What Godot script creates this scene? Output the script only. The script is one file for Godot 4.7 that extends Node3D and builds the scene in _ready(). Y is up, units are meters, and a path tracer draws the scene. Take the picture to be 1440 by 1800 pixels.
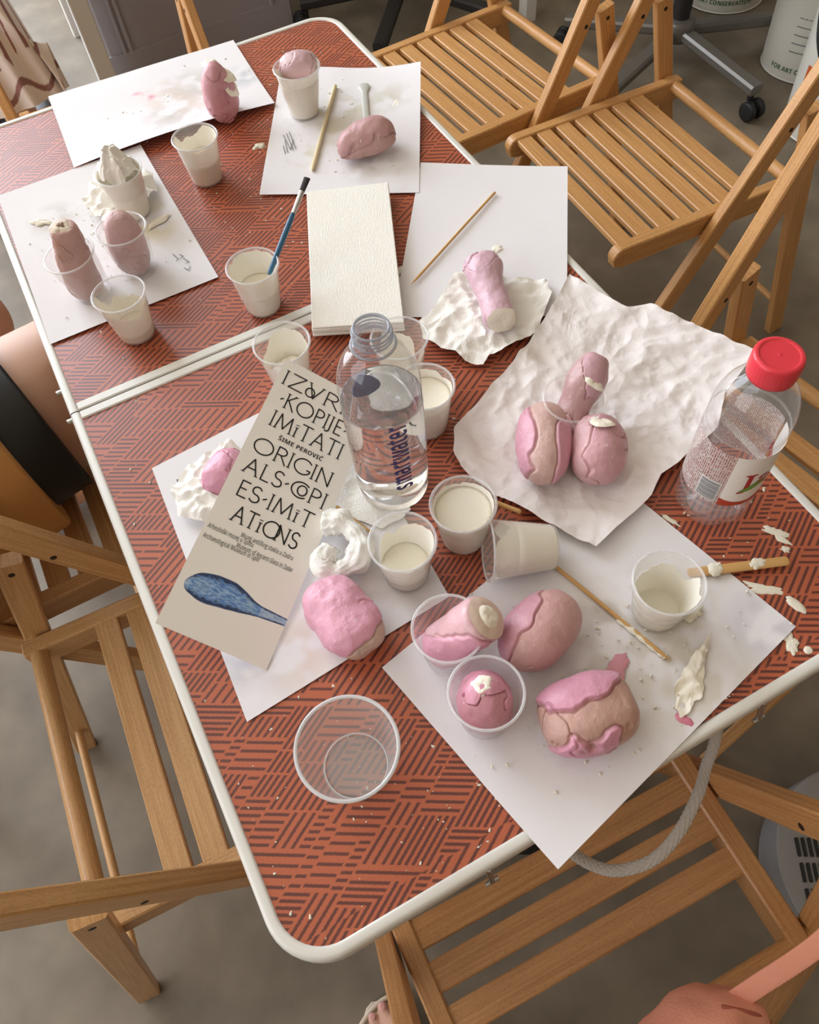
extends Node3D

const TT := 0.70          # height of the table top
var rng := RandomNumberGenerator.new()
var nz := FastNoiseLite.new()
var nz2 := FastNoiseLite.new()
var used := {}
var M := {}
var uv_swap := Vector2.ZERO   # when set, a grid lays u across and v along, in metres

# ---------------------------------------------------------------- naming
func numbered(called: String) -> String:
	if not used.has(called):
		used[called] = 0
		return called
	used[called] += 1
	return "%s_%03d" % [called, used[called]]

func tag(o: Node3D, label: String, category: String, group := "") -> Node3D:
	o.set_meta("label", label)
	o.set_meta("category", category)
	if group:
		o.set_meta("group", group)
	return o

func thing(called: String, label: String, category: String, at := Vector3.ZERO, turn := 0.0, group := "") -> Node3D:
	var o := Node3D.new()
	o.name = numbered(called)
	add_child(o)
	o.position = at
	o.rotation.y = turn
	return tag(o, label, category, group)

func obj(called: String, mesh: Mesh, mat: Material, parent: Node3D = self) -> MeshInstance3D:
	var o := MeshInstance3D.new()
	o.mesh = mesh
	o.material_override = mat
	o.name = numbered(called) if parent == self else called
	parent.add_child(o, true)
	return o

func struct(called: String, mesh: Mesh, mat: Material, parent: Node3D = self) -> MeshInstance3D:
	var o := obj(called, mesh, mat, parent)
	if parent == self:
		o.set_meta("kind", "structure")
	return o

# ---------------------------------------------------------------- meshes
func build(V: PackedVector3Array, I: PackedInt32Array, UV := PackedVector2Array(), C := PackedColorArray(), wrap := 0) -> ArrayMesh:
	var N := PackedVector3Array()
	N.resize(V.size())
	for k in range(0, I.size(), 3):
		var a := V[I[k]]
		var n := (V[I[k + 2]] - a).cross(V[I[k + 1]] - a)
		N[I[k]] += n
		N[I[k + 1]] += n
		N[I[k + 2]] += n
	if wrap > 0:
		for r in range(0, V.size() - wrap + 1, wrap):
			var s := N[r] + N[r + wrap - 1]
			N[r] = s
			N[r + wrap - 1] = s
	for k in N.size():
		N[k] = N[k].normalized() if N[k].length_squared() > 1e-24 else Vector3.UP
	var A := []
	A.resize(Mesh.ARRAY_MAX)
	A[Mesh.ARRAY_VERTEX] = V
	A[Mesh.ARRAY_NORMAL] = N
	if UV.size():
		A[Mesh.ARRAY_TEX_UV] = UV
	if C.size():
		A[Mesh.ARRAY_COLOR] = C
	A[Mesh.ARRAY_INDEX] = I
	var m := ArrayMesh.new()
	m.add_surface_from_arrays(Mesh.PRIMITIVE_TRIANGLES, A)
	return m

# rows v = 0..nv of columns u = 0..nu; dp/du x dp/dv points outwards
func grid(nu: int, nv: int, f: Callable, col = null, wrap := true, keep = null) -> ArrayMesh:
	var V := PackedVector3Array()
	var T := PackedVector2Array()
	var C := PackedColorArray()
	var I := PackedInt32Array()
	for j in nv + 1:
		for i in nu + 1:
			var u := float(i) / nu
			var v := float(j) / nv
			V.append(f.call(u, v))
			T.append(Vector2(v * uv_swap.x, u * uv_swap.y) if uv_swap.x > 0.0 else Vector2(u, v))
			if col != null:
				C.append(col.call(u, v))
	for j in nv:
		for i in nu:
			if keep != null and not keep.call((i + 0.5) / nu, (j + 0.5) / nv):
				continue
			var a := j * (nu + 1) + i
			var b := a + nu + 1
			I.append_array([a, b, a + 1, a + 1, b, b + 1])
	return build(V, I, T, C, nu + 1 if wrap else 0)

# profile of (radius, height) from bottom to top, outside facing out
func lathe(P: PackedVector2Array, seg := 48, ripple = null) -> ArrayMesh:
	var n := P.size() - 1
	return grid(seg, n, func(u: float, v: float):
		var p := P[int(round(v * n))]
		var r := p.x
		if ripple != null:
			r = ripple.call(u, p)
		return Vector3(cos(-u * TAU) * r, p.y, sin(-u * TAU) * r))

func prof(A: Array) -> PackedVector2Array:
	var P := PackedVector2Array()
	for k in range(0, A.size(), 2):
		P.append(Vector2(A[k], A[k + 1]))
	return P

# round profile corners through Catmull-Rom
func smooth2(A: Array, per := 6) -> PackedVector2Array:
	var Q := prof(A)
	var P := PackedVector2Array()
	for i in Q.size() - 1:
		for k in per:
			P.append(Q[i].cubic_interpolate(Q[i + 1], Q[maxi(i - 1, 0)], Q[mini(i + 2, Q.size() - 1)], float(k) / per))
	P.append(Q[-1])
	return P

func spline(A: Array, per := 8) -> PackedVector3Array:
	var P := PackedVector3Array()
	for i in A.size() - 1:
		for k in per:
			P.append(A[i].cubic_interpolate(A[i + 1], A[maxi(i - 1, 0)], A[mini(i + 2, A.size() - 1)], float(k) / per))
	P.append(A[-1])
	return P

# swept tube with closed ends; radius from rad(t), flattened by flat along its second axis
func tube(P: PackedVector3Array, rad: Callable, seg := 12, flat := 1.0, up := Vector3.UP, rip = null) -> ArrayMesh:
	var n := P.size() - 1
	var rows := n + 2
	return grid(seg, rows, func(u: float, v: float):
		var j := int(round(v * rows))
		var k := clampi(j - 1, 0, n)
		var t: Vector3 = (P[mini(k + 1, n)] - P[maxi(k - 1, 0)]).normalized()
		var s := up.cross(t)
		if s.length() < 0.05:
			s = Vector3.RIGHT.cross(t)
		s = s.normalized()
		var w := t.cross(s)
		var r: float = 0.0 if j == 0 or j == rows else rad.call(float(k) / n)
		if rip != null:
			r *= rip.call(u, float(k) / n)
		return P[k] + s * cos(u * TAU) * r + w * sin(u * TAU) * r * flat)

# flat-shaded polygon collector
class Pb:
	var v := PackedVector3Array()
	var n := PackedVector3Array()
	var t := PackedVector2Array()
	func poly(p: Array, uv: Array = []) -> void:
		var nn := Vector3.ZERO
		for i in p.size():
			nn += p[i].cross(p[(i + 1) % p.size()])
		nn = nn.normalized()
		for i in range(1, p.size() - 1):
			for k in [0, i + 1, i]:
				v.append(p[k])
				n.append(nn)
				t.append(uv[k] if uv.size() else Vector2(p[k].x + p[k].y * 0.3, p[k].z + p[k].y))
	func mesh() -> ArrayMesh:
		var A := []
		A.resize(Mesh.ARRAY_MAX)
		A[Mesh.ARRAY_VERTEX] = v
		A[Mesh.ARRAY_NORMAL] = n
		A[Mesh.ARRAY_TEX_UV] = t
		var m := ArrayMesh.new()
		m.add_surface_from_arrays(Mesh.PRIMITIVE_TRIANGLES, A)
		return m

# a polygon (counter-clockwise seen from +w) in the plane (o, du, dv) pushed by depth along w = du x dv, with bevel
func extrude(b: Pb, poly: PackedVector2Array, o: Vector3, du: Vector3, dv: Vector3, depth: float, ch := 0.0015, uo := Vector2.ZERO) -> void:
	var w := du.cross(dv).normalized()
	var ins := poly
	if ch > 0.0:
		var off := Geometry2D.offset_polygon(poly, -ch)
		if off.size() == 1 and off[0].size() == poly.size():
			if Geometry2D.is_polygon_clockwise(off[0]) != Geometry2D.is_polygon_clockwise(poly):
				off[0].reverse()
			# keep the same starting corner
			var best := 0
			for k in poly.size():
				if off[0][k].distance_to(poly[0]) < off[0][best].distance_to(poly[0]):
					best = k
			ins = PackedVector2Array()
			for k in poly.size():
				ins.append(off[0][(best + k) % poly.size()])
	var at := func(q: Vector2, h: float): return o + du * q.x + dv * q.y + w * h
	var lo := []
	var hi := []
	var ulo := []
	var uhi := []
	for q in ins:
		hi.append(at.call(q, depth))
		uhi.append(q + uo)
	for k in range(ins.size() - 1, -1, -1):
		lo.append(at.call(ins[k], 0.0))
		ulo.append(ins[k] + uo)
	b.poly(hi, uhi)
	b.poly(lo, ulo)
	for k in poly.size():
		var a := poly[k]
		var c := poly[(k + 1) % poly.size()]
		var ia := ins[k]
		var ic := ins[(k + 1) % poly.size()]
		var q := [Vector2(a.x, a.y) + uo, Vector2(c.x, c.y) + uo]
		var e := Vector2(0, depth)
		b.poly([at.call(a, ch), at.call(c, ch), at.call(c, depth - ch), at.call(a, depth - ch)], [q[0], q[1], q[1] + e, q[0] + e])
		if ch > 0.0:
			b.poly([at.call(a, depth - ch), at.call(c, depth - ch), at.call(ic, depth), at.call(ia, depth)], [q[0] + e, q[1] + e, q[1] + e, q[0] + e])
			b.poly([at.call(ia, 0), at.call(ic, 0), at.call(c, ch), at.call(a, ch)], [q[0], q[1], q[1], q[0]])

# a bevelled bar from A to B, w wide across and h deep along up
func beam(b: Pb, A: Vector3, B: Vector3, w: float, h: float, up := Vector3.UP, ch := 0.002) -> void:
	var t := (B - A).normalized()
	var s := t.cross(up).normalized()
	var y := s.cross(t)
	var c := PackedVector2Array([Vector2(-w / 2, -h / 2 + ch), Vector2(-w / 2 + ch, -h / 2), Vector2(w / 2 - ch, -h / 2), Vector2(w / 2, -h / 2 + ch), Vector2(w / 2, h / 2 - ch), Vector2(w / 2 - ch, h / 2), Vector2(-w / 2 + ch, h / 2), Vector2(-w / 2, h / 2 - ch)])
	var L := A.distance_to(B)
	var u0 := rng.randf() * 3.0
	var v0 := rng.randf() * 3.0
	var a := []
	var z := []
	var per := v0
	for k in 8:
		var p := s * c[k].x + y * c[k].y
		a.append(A + p)
		z.append(B + p)
	for k in 8:
		var e := (k + 1) % 8
		var l := c[k].distance_to(c[e])
		b.poly([a[e], a[k], z[k], z[e]], [Vector2(u0, per + l), Vector2(u0, per), Vector2(u0 + L, per), Vector2(u0 + L, per + l)])
		per += l
	b.poly(a, c)
	z.reverse()
	b.poly(z, c)

func beam_mesh(A: Vector3, B: Vector3, w: float, h: float, up := Vector3.UP, ch := 0.002) -> ArrayMesh:
	var b := Pb.new()
	beam(b, A, B, w, h, up, ch)
	return b.mesh()

func box_mesh(lo: Vector3, hi: Vector3, ch := 0.003) -> ArrayMesh:
	var c := (lo + hi) / 2
	return beam_mesh(Vector3(c.x, lo.y, c.z), Vector3(c.x, hi.y, c.z), hi.x - lo.x, hi.z - lo.z, Vector3.FORWARD, ch)

func rod_mesh(A: Vector3, B: Vector3, r: float, seg := 20) -> ArrayMesh:
	var t := (B - A).normalized()
	var P := PackedVector3Array([A, A + t * r * 0.15, A + (B - A) * 0.5, B - t * r * 0.15, B])
	uv_swap = Vector2(A.distance_to(B), TAU * r)
	var m := tube(P, func(k: float): return r * (0.85 if k == 0.0 or k == 1.0 else 1.0), seg, 1.0, Vector3.UP if absf(t.y) < 0.9 else Vector3.RIGHT)
	uv_swap = Vector2.ZERO
	return m

# ---------------------------------------------------------------- materials
func lin(r: float, g: float, b: float) -> Color:
	return Color(r / 255.0, g / 255.0, b / 255.0).srgb_to_linear()

func mat(r: float, g: float, b: float, rough := 0.6, metal := 0.0) -> StandardMaterial3D:
	var m := StandardMaterial3D.new()
	m.albedo_color = Color(r / 255.0, g / 255.0, b / 255.0)
	m.roughness = rough
	m.metallic = metal
	return m

func vmat(rough := 0.6) -> StandardMaterial3D:
	var m := mat(255, 255, 255, rough)
	m.vertex_color_use_as_albedo = true
	return m

func clear(alpha: float, rough := 0.06, tint := Color(0.93, 0.94, 0.95)) -> StandardMaterial3D:
	var m := StandardMaterial3D.new()
	m.transparency = BaseMaterial3D.TRANSPARENCY_ALPHA
	m.albedo_color = Color(tint, alpha)
	m.roughness = rough
	return m

func bytes_tex(w: int, h: int, data: PackedByteArray) -> ImageTexture:
	return ImageTexture.create_from_image(Image.create_from_data(w, h, false, Image.FORMAT_RGB8, data))

func noise_tex(size: int, freq: float, lo: Color, hi: Color, octaves := 4, sd := 1) -> NoiseTexture2D:
	var t := NoiseTexture2D.new()
	t.width = size
	t.height = size
	t.seamless = true
	var n := FastNoiseLite.new()
	n.seed = sd
	n.frequency = freq
	n.fractal_octaves = octaves
	t.noise = n
	var g := Gradient.new()
	g.set_color(0, lo)
	g.set_color(1, hi)
	t.color_ramp = g
	return t

func wood_tex(c0: Color, c1: Color) -> ImageTexture:
	var w := 512
	var h := 256
	var d := PackedByteArray()
	d.resize(w * h * 3)
	var n := FastNoiseLite.new()
	n.seed = 7
	n.frequency = 1.0
	n.fractal_octaves = 3
	for y in h:
		var fy := float(y) / h
		var by := minf(1.0, (1.0 - fy) * 6.0)
		for x in w:
			var fx := float(x) / w
			var bx := minf(1.0, (1.0 - fx) * 6.0)
			var g := n.get_noise_2d(fx * 2.2, fy * 26.0) * by * bx + n.get_noise_2d((fx - 1.0) * 2.2, fy * 26.0) * (1.0 - bx) + n.get_noise_2d(fx * 2.2, (fy - 1.0) * 26.0) * bx * (1.0 - by)
			var fl := n.get_noise_2d(fx * 60.0 + 50.0, fy * 160.0)
			var k := clampf(0.5 + g * 0.9, 0.0, 1.0)
			var c := c0.lerp(c1, k)
			if fl > 0.34:
				c = c.darkened(0.12)
			var o := (y * w + x) * 3
			d[o] = int(c.r * 255)
			d[o + 1] = int(c.g * 255)
			d[o + 2] = int(c.b * 255)
	return bytes_tex(w, h, d)

# the printed laminate: a weave of parallelogram blocks on two slanted axes, each hatched along one of them
func laminate_tex() -> ImageTexture:
	var S := 1024
	var size := 0.6
	var unit := 0.0112
	var G := 104
	var red := [180, 95, 64]
	var dark := [98, 50, 42]
	var r := RandomNumberGenerator.new()
	r.seed = 21
	var cell := PackedInt32Array()
	cell.resize(G * G)
	cell.fill(-1)
	var blocks := []   # [a0, b0, wide, high, direction, lines]
	for j in G:
		for i in G:
			if cell[j * G + i] >= 0:
				continue
			var kind := r.randi() % 10
			var w := 2 + r.randi() % 3
			var h := 2 + r.randi() % 3
			if kind == 0:
				w = 5 + r.randi() % 4
				h = 1
			elif kind == 1:
				w = 1
				h = 4 + r.randi() % 3
			var w2 := 0
			while w2 < w and i + w2 < G and cell[j * G + i + w2] < 0:
				w2 += 1
			w = w2
			h = mini(h, G - j)
			for y in h:
				for x in w:
					cell[(j + y) * G + i + x] = blocks.size()
			var dir := r.randi() % 2
			if h == 1 and w > 2:
				dir = 0
			if w == 1 and h > 2:
				dir = 1 if r.randi() % 3 else 0
			var span := (h if dir == 0 else w) * unit * 0.866
			var pitch: float = [0.0052, 0.0060, 0.0072][r.randi() % 3]
			blocks.append([i, j, w, h, dir, maxi(1, int(round(span / pitch)))])
	var d := PackedByteArray()
	d.resize(S * S * 3)
	var c30 := cos(PI / 6)
	var ns := FastNoiseLite.new()
	ns.frequency = 0.9
	for py in S:
		for px in S:
			var x := px * size / S
			var z := py * size / S
			var a := (x / c30 + z * 2.0) / 2.0 / unit
			var b := (x / c30 - z * 2.0) / 2.0 / unit + 64.0
			var id := cell[clampi(int(b), 0, G - 1) * G + clampi(int(a), 0, G - 1)]
			var k: Array = blocks[id]
			var u: float = (a - k[0]) / k[2]
			var v: float = (b - k[1]) / k[3]
			var across := v
			var along := u
			var span: float = k[3] * unit * 0.866
			var run: float = k[2] * unit
			if k[4] == 1:
				across = u
				along = v
				span = k[2] * unit * 0.866
				run = k[3] * unit
			var q: float = across * k[5]
			var off: float = absf(q - floorf(q) - 0.5) * span / k[5]
			var on: bool = off < 0.0012 and along * run > 0.0011 and (1.0 - along) * run > 0.0011
			var o := (py * S + px) * 3
			var src := dark if on else red
			var g := ns.get_noise_2d(px, py) * 7.0
			d[o] = clampi(src[0] + int(g), 0, 255)
			d[o + 1] = clampi(src[1] + int(g), 0, 255)
			d[o + 2] = clampi(src[2] + int(g), 0, 255)
	return bytes_tex(S, S, d)

func bump_tex(size: int, freq: float, octaves := 4, sd := 3) -> NoiseTexture2D:
	return noise_tex(size, freq, Color.BLACK, Color.WHITE, octaves, sd)

func materials() -> void:
	M.wood = mat(255, 255, 255, 0.34)
	M.wood.albedo_texture = wood_tex(Color8(218, 174, 120), Color8(196, 148, 96))
	M.wood.uv1_scale = Vector3(2.2, 9.0, 1)
	M.wood2 = mat(255, 246, 232, 0.34)
	M.wood2.albedo_texture = M.wood.albedo_texture
	M.wood2.uv1_scale = M.wood.uv1_scale
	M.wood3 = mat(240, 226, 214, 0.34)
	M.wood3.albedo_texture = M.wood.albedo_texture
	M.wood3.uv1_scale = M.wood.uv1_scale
	M.laminate = mat(255, 255, 255, 0.36)
	M.laminate.metallic_specular = 0.5
	M.laminate.albedo_texture = laminate_tex()
	M.rim = mat(226, 224, 216, 0.32, 0.0)
	M.steel = mat(190, 190, 188, 0.3, 1.0)
	M.screw = mat(60, 52, 44, 0.4, 0.8)
	M.dark = mat(38, 36, 36, 0.5)
	M.black = mat(24, 24, 25, 0.55)
	M.paper = vmat(0.75)
	M.paper.backlight_enabled = true
	M.paper.backlight = Color(0.25, 0.25, 0.25)
	M.tissue = mat(250, 247, 240, 0.9)
	M.tissue.heightmap_enabled = true
	M.tissue.heightmap_texture = bump_tex(256, 0.05)
	M.tissue.heightmap_scale = 0.06
	M.tissue.uv1_triplanar = true
	M.tissue.uv1_scale = Vector3(30, 30, 30)
	M.tissue.backlight_enabled = true
	M.tissue.backlight = Color(0.35, 0.34, 0.31)
	M.parchment = mat(240, 233, 231, 0.7)
	var crease := NoiseTexture2D.new()
	crease.width = 512
	crease.height = 512
	crease.seamless = true
	var cn := FastNoiseLite.new()
	cn.seed = 12
	cn.frequency = 0.012
	cn.fractal_type = FastNoiseLite.FRACTAL_RIDGED
	cn.fractal_octaves = 3
	crease.noise = cn
	M.parchment.heightmap_enabled = true
	M.parchment.heightmap_texture = crease
	M.parchment.heightmap_scale = 0.16
	M.parchment.uv1_triplanar = true
	M.parchment.uv1_scale = Vector3(4, 4, 4)
	M.clay = vmat(0.42)
	M.clay.heightmap_enabled = true
	M.clay.heightmap_texture = bump_tex(256, 0.02, 5, 9)
	M.clay.heightmap_scale = 0.05
	M.clay.uv1_triplanar = true
	M.clay.uv1_scale = Vector3(25, 25, 25)
	M.plaster = mat(246, 239, 222, 0.45)
	M.plaster_dry = mat(236, 230, 212, 0.8)
	M.plaster_wet = mat(236, 226, 204, 0.25)
	M.residue = mat(248, 243, 231, 0.5)
	M.residue.backlight_enabled = true
	M.residue.backlight = Color(0.5, 0.48, 0.42)
	M.cup = clear(0.13, 0.12, Color(0.95, 0.95, 0.95))
	M.cup_milky = clear(0.24, 0.16, Color(0.95, 0.94, 0.92))
	M.cup_rim = clear(0.32, 0.2, Color(0.95, 0.95, 0.95))
	M.tub = clear(0.26, 0.24, Color(0.9, 0.91, 0.9))
	M.tub_rim = clear(0.55, 0.25, Color(0.92, 0.93, 0.93))
	M.pet = clear(0.06, 0.03, Color(0.9, 0.92, 0.93))
	M.pet_rim = clear(0.16, 0.05, Color(0.7, 0.72, 0.76))
	M.pet_ring = clear(0.5, 0.06, Color(0.62, 0.64, 0.68))
	M.water = StandardMaterial3D.new()
	M.water.refraction_enabled = true
	M.water.refraction_scale = 0.033
	M.water.albedo_color = Color(1, 1, 1, 0.0)
	M.water.transparency = BaseMaterial3D.TRANSPARENCY_ALPHA
	M.water.roughness = 0.0
	M.navy = mat(45, 42, 105, 0.4)
	M.stick = mat(205, 160, 98, 0.6)
	M.stick2 = mat(222, 205, 165, 0.7)
	M.ink = mat(42, 40, 38, 0.6)
	M.pencil = mat(120, 118, 122, 0.7)
	M.concrete = mat(255, 255, 255, 0.62)
	M.concrete.albedo_texture = noise_tex(512, 0.012, Color8(108, 97, 82), Color8(142, 130, 112), 6, 5)
	M.concrete.uv1_triplanar = true
	M.concrete.uv1_world_triplanar = true
	M.concrete.uv1_scale = Vector3(0.9, 0.9, 0.9)
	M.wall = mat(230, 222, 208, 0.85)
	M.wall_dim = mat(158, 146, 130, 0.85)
	M.ceiling = mat(234, 226, 212, 0.9)
	M.skin = mat(206, 160, 134, 0.5)
	M.skin.subsurf_scatter_enabled = true
	M.skin.subsurf_scatter_strength = 0.12
	M.nail = mat(226, 168, 160, 0.25)

# ---------------------------------------------------------------- people: joined capsules as one skin
# bones: [A, B, radius at A, radius at B]
func body_mesh(bones: Array, cell: float, k: float) -> ArrayMesh:
	var lo := Vector3.ONE * 1e9
	var hi := -lo
	for b in bones:
		for e in [0, 1]:
			var r: float = b[2 + e]
			lo = lo.min(b[e] - Vector3.ONE * (r + cell * 3))
			hi = hi.max(b[e] + Vector3.ONE * (r + cell * 3))
	var n := Vector3i(((hi - lo) / cell).ceil()) + Vector3i.ONE
	var F := PackedFloat32Array()
	F.resize(n.x * n.y * n.z)
	F.fill(1.0)
	for b in bones:
		var A: Vector3 = b[0]
		var D: Vector3 = b[1] - A
		var dd := maxf(D.length_squared(), 1e-9)
		var pad: float = maxf(b[2], b[3]) + k + cell * 2
		var p0 := Vector3i(((A.min(b[1]) - Vector3.ONE * pad - lo) / cell).floor()).clamp(Vector3i.ZERO, n - Vector3i.ONE)
		var p1 := Vector3i(((A.max(b[1]) + Vector3.ONE * pad - lo) / cell).ceil()).clamp(Vector3i.ZERO, n - Vector3i.ONE)
		for z in range(p0.z, p1.z + 1):
			for y in range(p0.y, p1.y + 1):
				for x in range(p0.x, p1.x + 1):
					var q := lo + Vector3(x, y, z) * cell - A
					var t := clampf(q.dot(D) / dd, 0.0, 1.0)
					var dist: float = (q - D * t).length() - lerpf(b[2], b[3], t)
					var id := (z * n.y + y) * n.x + x
					var o := F[id]
					var h := maxf(k - absf(o - dist), 0.0) / k
					F[id] = minf(o, dist) - h * h * k * 0.25
	var V := PackedVector3Array()
	var I := PackedInt32Array()
	var at := PackedInt32Array()
	at.resize(F.size())
	at.fill(-1)
	var sx := 1
	var sy := n.x
	var sz := n.x * n.y
	var offs := [0, sx, sy, sx + sy, sz, sx + sz, sy + sz, sx + sy + sz]
	var cor := [Vector3(0, 0, 0), Vector3(1, 0, 0), Vector3(0, 1, 0), Vector3(1, 1, 0), Vector3(0, 0, 1), Vector3(1, 0, 1), Vector3(0, 1, 1), Vector3(1, 1, 1)]
	var edges := [[0, 1], [2, 3], [4, 5], [6, 7], [0, 2], [1, 3], [4, 6], [5, 7], [0, 4], [1, 5], [2, 6], [3, 7]]
	for z in n.z - 1:
		for y in n.y - 1:
			for x in n.x - 1:
				var id := z * sz + y * sy + x
				var f0 := F[id]
				if absf(f0) > cell * 2.0:
					continue
				var s := Vector3.ZERO
				var c := 0
				for e in edges:
					var fa := F[id + offs[e[0]]]
					var fb := F[id + offs[e[1]]]
					if (fa < 0.0) != (fb < 0.0):
						var t := fa / (fa - fb)
						s += cor[e[0]].lerp(cor[e[1]], t)
						c += 1
				if c:
					at[id] = V.size()
					V.append(lo + (Vector3(x, y, z) + s / c) * cell)
	for z in range(1, n.z - 1):
		for y in range(1, n.y - 1):
			for x in range(1, n.x - 1):
				var id := z * sz + y * sy + x
				var f0 := F[id] < 0.0
				for ax in 3:
					var st: int = [sx, sy, sz][ax]
					if f0 == (F[id + st] < 0.0):
						continue
					var u: int = [sy, sz, sx][ax]
					var w: int = [sz, sx, sy][ax]
					var a := at[id - u - w]
					var b := at[id - w]
					var c := at[id]
					var d := at[id - u]
					if mini(mini(a, b), mini(c, d)) < 0:
						continue
					if f0:
						I.append_array([a, c, b, a, d, c])
					else:
						I.append_array([a, b, c, a, c, d])
	return build(V, I)

# ---------------------------------------------------------------- small shapes
func h01(i: int, s: int) -> float:
	return posmod(hash(Vector2i(i, s)), 10007) / 10007.0

# a flat lump: outline radius r with ragged edge, dome height h, on y = 0
func blob_mesh(r: float, h: float, ragged: float, sd: int, stretch := 1.0, seg := 40) -> ArrayMesh:
	return grid(seg, 6, func(u: float, v: float):
		var a: float = u * TAU
		var R := r * (1.0 + ragged * (nz.get_noise_3d(cos(a) * 90, sin(a) * 90, sd * 31.0) * 1.0 + 0.22 * nz.get_noise_3d(cos(a) * 260, sin(a) * 260, sd * 17.0)))
		var k := 1.0 - v * v if v < 0.99 else 0.0
		k = 1.0 - v
		var rr := R * k
		var y := h * (1.0 - pow(k, 4.0)) * (0.85 + 0.5 * nz.get_noise_3d(cos(a) * rr * 9000, sin(a) * rr * 9000, sd * 5.0))
		return Vector3(cos(-a) * rr * stretch, maxf(y, 0.0), sin(-a) * rr))

# a crumpled sheet: outline (x, z) round its centre c, crease amplitude amp
func crumple_mesh(out: Array, c: Vector2, amp: float, freq: float, sd: int, rings := 26, lift = null, seg := 150) -> ArrayMesh:
	var n := out.size()
	return grid(seg, rings, func(u: float, v: float):
		var q: float = fposmod(u, 1.0) * n
		var k := int(q)
		var e: Vector2 = out[k].lerp(out[(k + 1) % n], q - k)
		e += (e - c).normalized() * (nz.get_noise_2d(fposmod(u, 1.0) * 900.0, sd * 77.0) * 0.004) * (1.0 if u > 0.01 and u < 0.99 else 0.0)
		var t := 1.0 - v
		var p := c + (e - c) * t
		var r1 := 1.0 - absf(nz2.get_noise_3d(p.x * freq, p.y * freq, sd * 13.0)) * 2.0
		var r2 := 1.0 - absf(nz2.get_noise_3d(p.x * freq * 2.3 + 40, p.y * freq * 2.3, sd * 7.0)) * 2.0
		var y := amp * (0.55 * maxf(r1, 0.0) + 0.3 * maxf(r2, 0.0) + 0.15)
		if lift != null:
			y += lift.call(p, t)
		return Vector3(p.x, y, p.y))

# a sheet between four corners (far-left, far-right, near-right, near-left)
func sheet_mesh(k: Array, lift: Callable, tint: Callable, nu := 60, nv := 50) -> ArrayMesh:
	var at := func(u: float, v: float): return k[3].lerp(k[2], u).lerp(k[0].lerp(k[1], u), v)
	return grid(nu, nv, func(u: float, v: float):
		var p: Vector2 = at.call(u, v)
		return Vector3(p.x, lift.call(u, v, p), p.y), func(u: float, v: float): return tint.call(at.call(u, v)), false)

const PAPER := [236, 233, 235]

func paper(label: String, k: Array, y: float, sd: int, curl = null, spots: Array = [], called := "paper_sheet") -> MeshInstance3D:
	var lift := func(u: float, v: float, p: Vector2):
		var w := 0.0007 * (1.0 + nz.get_noise_3d(p.x * 500, p.y * 500, sd * 50.0))
		if curl != null:
			w += curl.call(u, v)
		return y + w
	var tint := func(p: Vector2):
		var c := lin(PAPER[0], PAPER[1], PAPER[2])
		for s in spots:
			# x, z, radius, r, g, b, strength
			var d: float = p.distance_to(Vector2(s[0], s[1])) / s[2]
			var m: float = clampf(1.0 - d, 0.0, 1.0) * s[6] * 1.5 * clampf(0.6 + 2.0 * nz2.get_noise_2d(p.x * 2600 + sd, p.y * 2600), 0.0, 1.0)
			c = c.lerp(lin(s[3], s[4], s[5]), m)
		return c
	var o := obj(called, sheet_mesh(k, lift, tint, 90, 80), M.paper)
	tag(o, label, "paper", "")
	return o

func stroke_mesh(lines: Array, r: float, y: float) -> ArrayMesh:
	var b := Pb.new()
	for l in lines:
		for i in l.size() - 1:
			var A := Vector3(l[i].x, y, l[i].y)
			var B := Vector3(l[i + 1].x, y, l[i + 1].y)
			var s := (B - A).normalized().cross(Vector3.UP) * r
			b.poly([A + s, B + s, B - s, A - s])
	return b.mesh()

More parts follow.
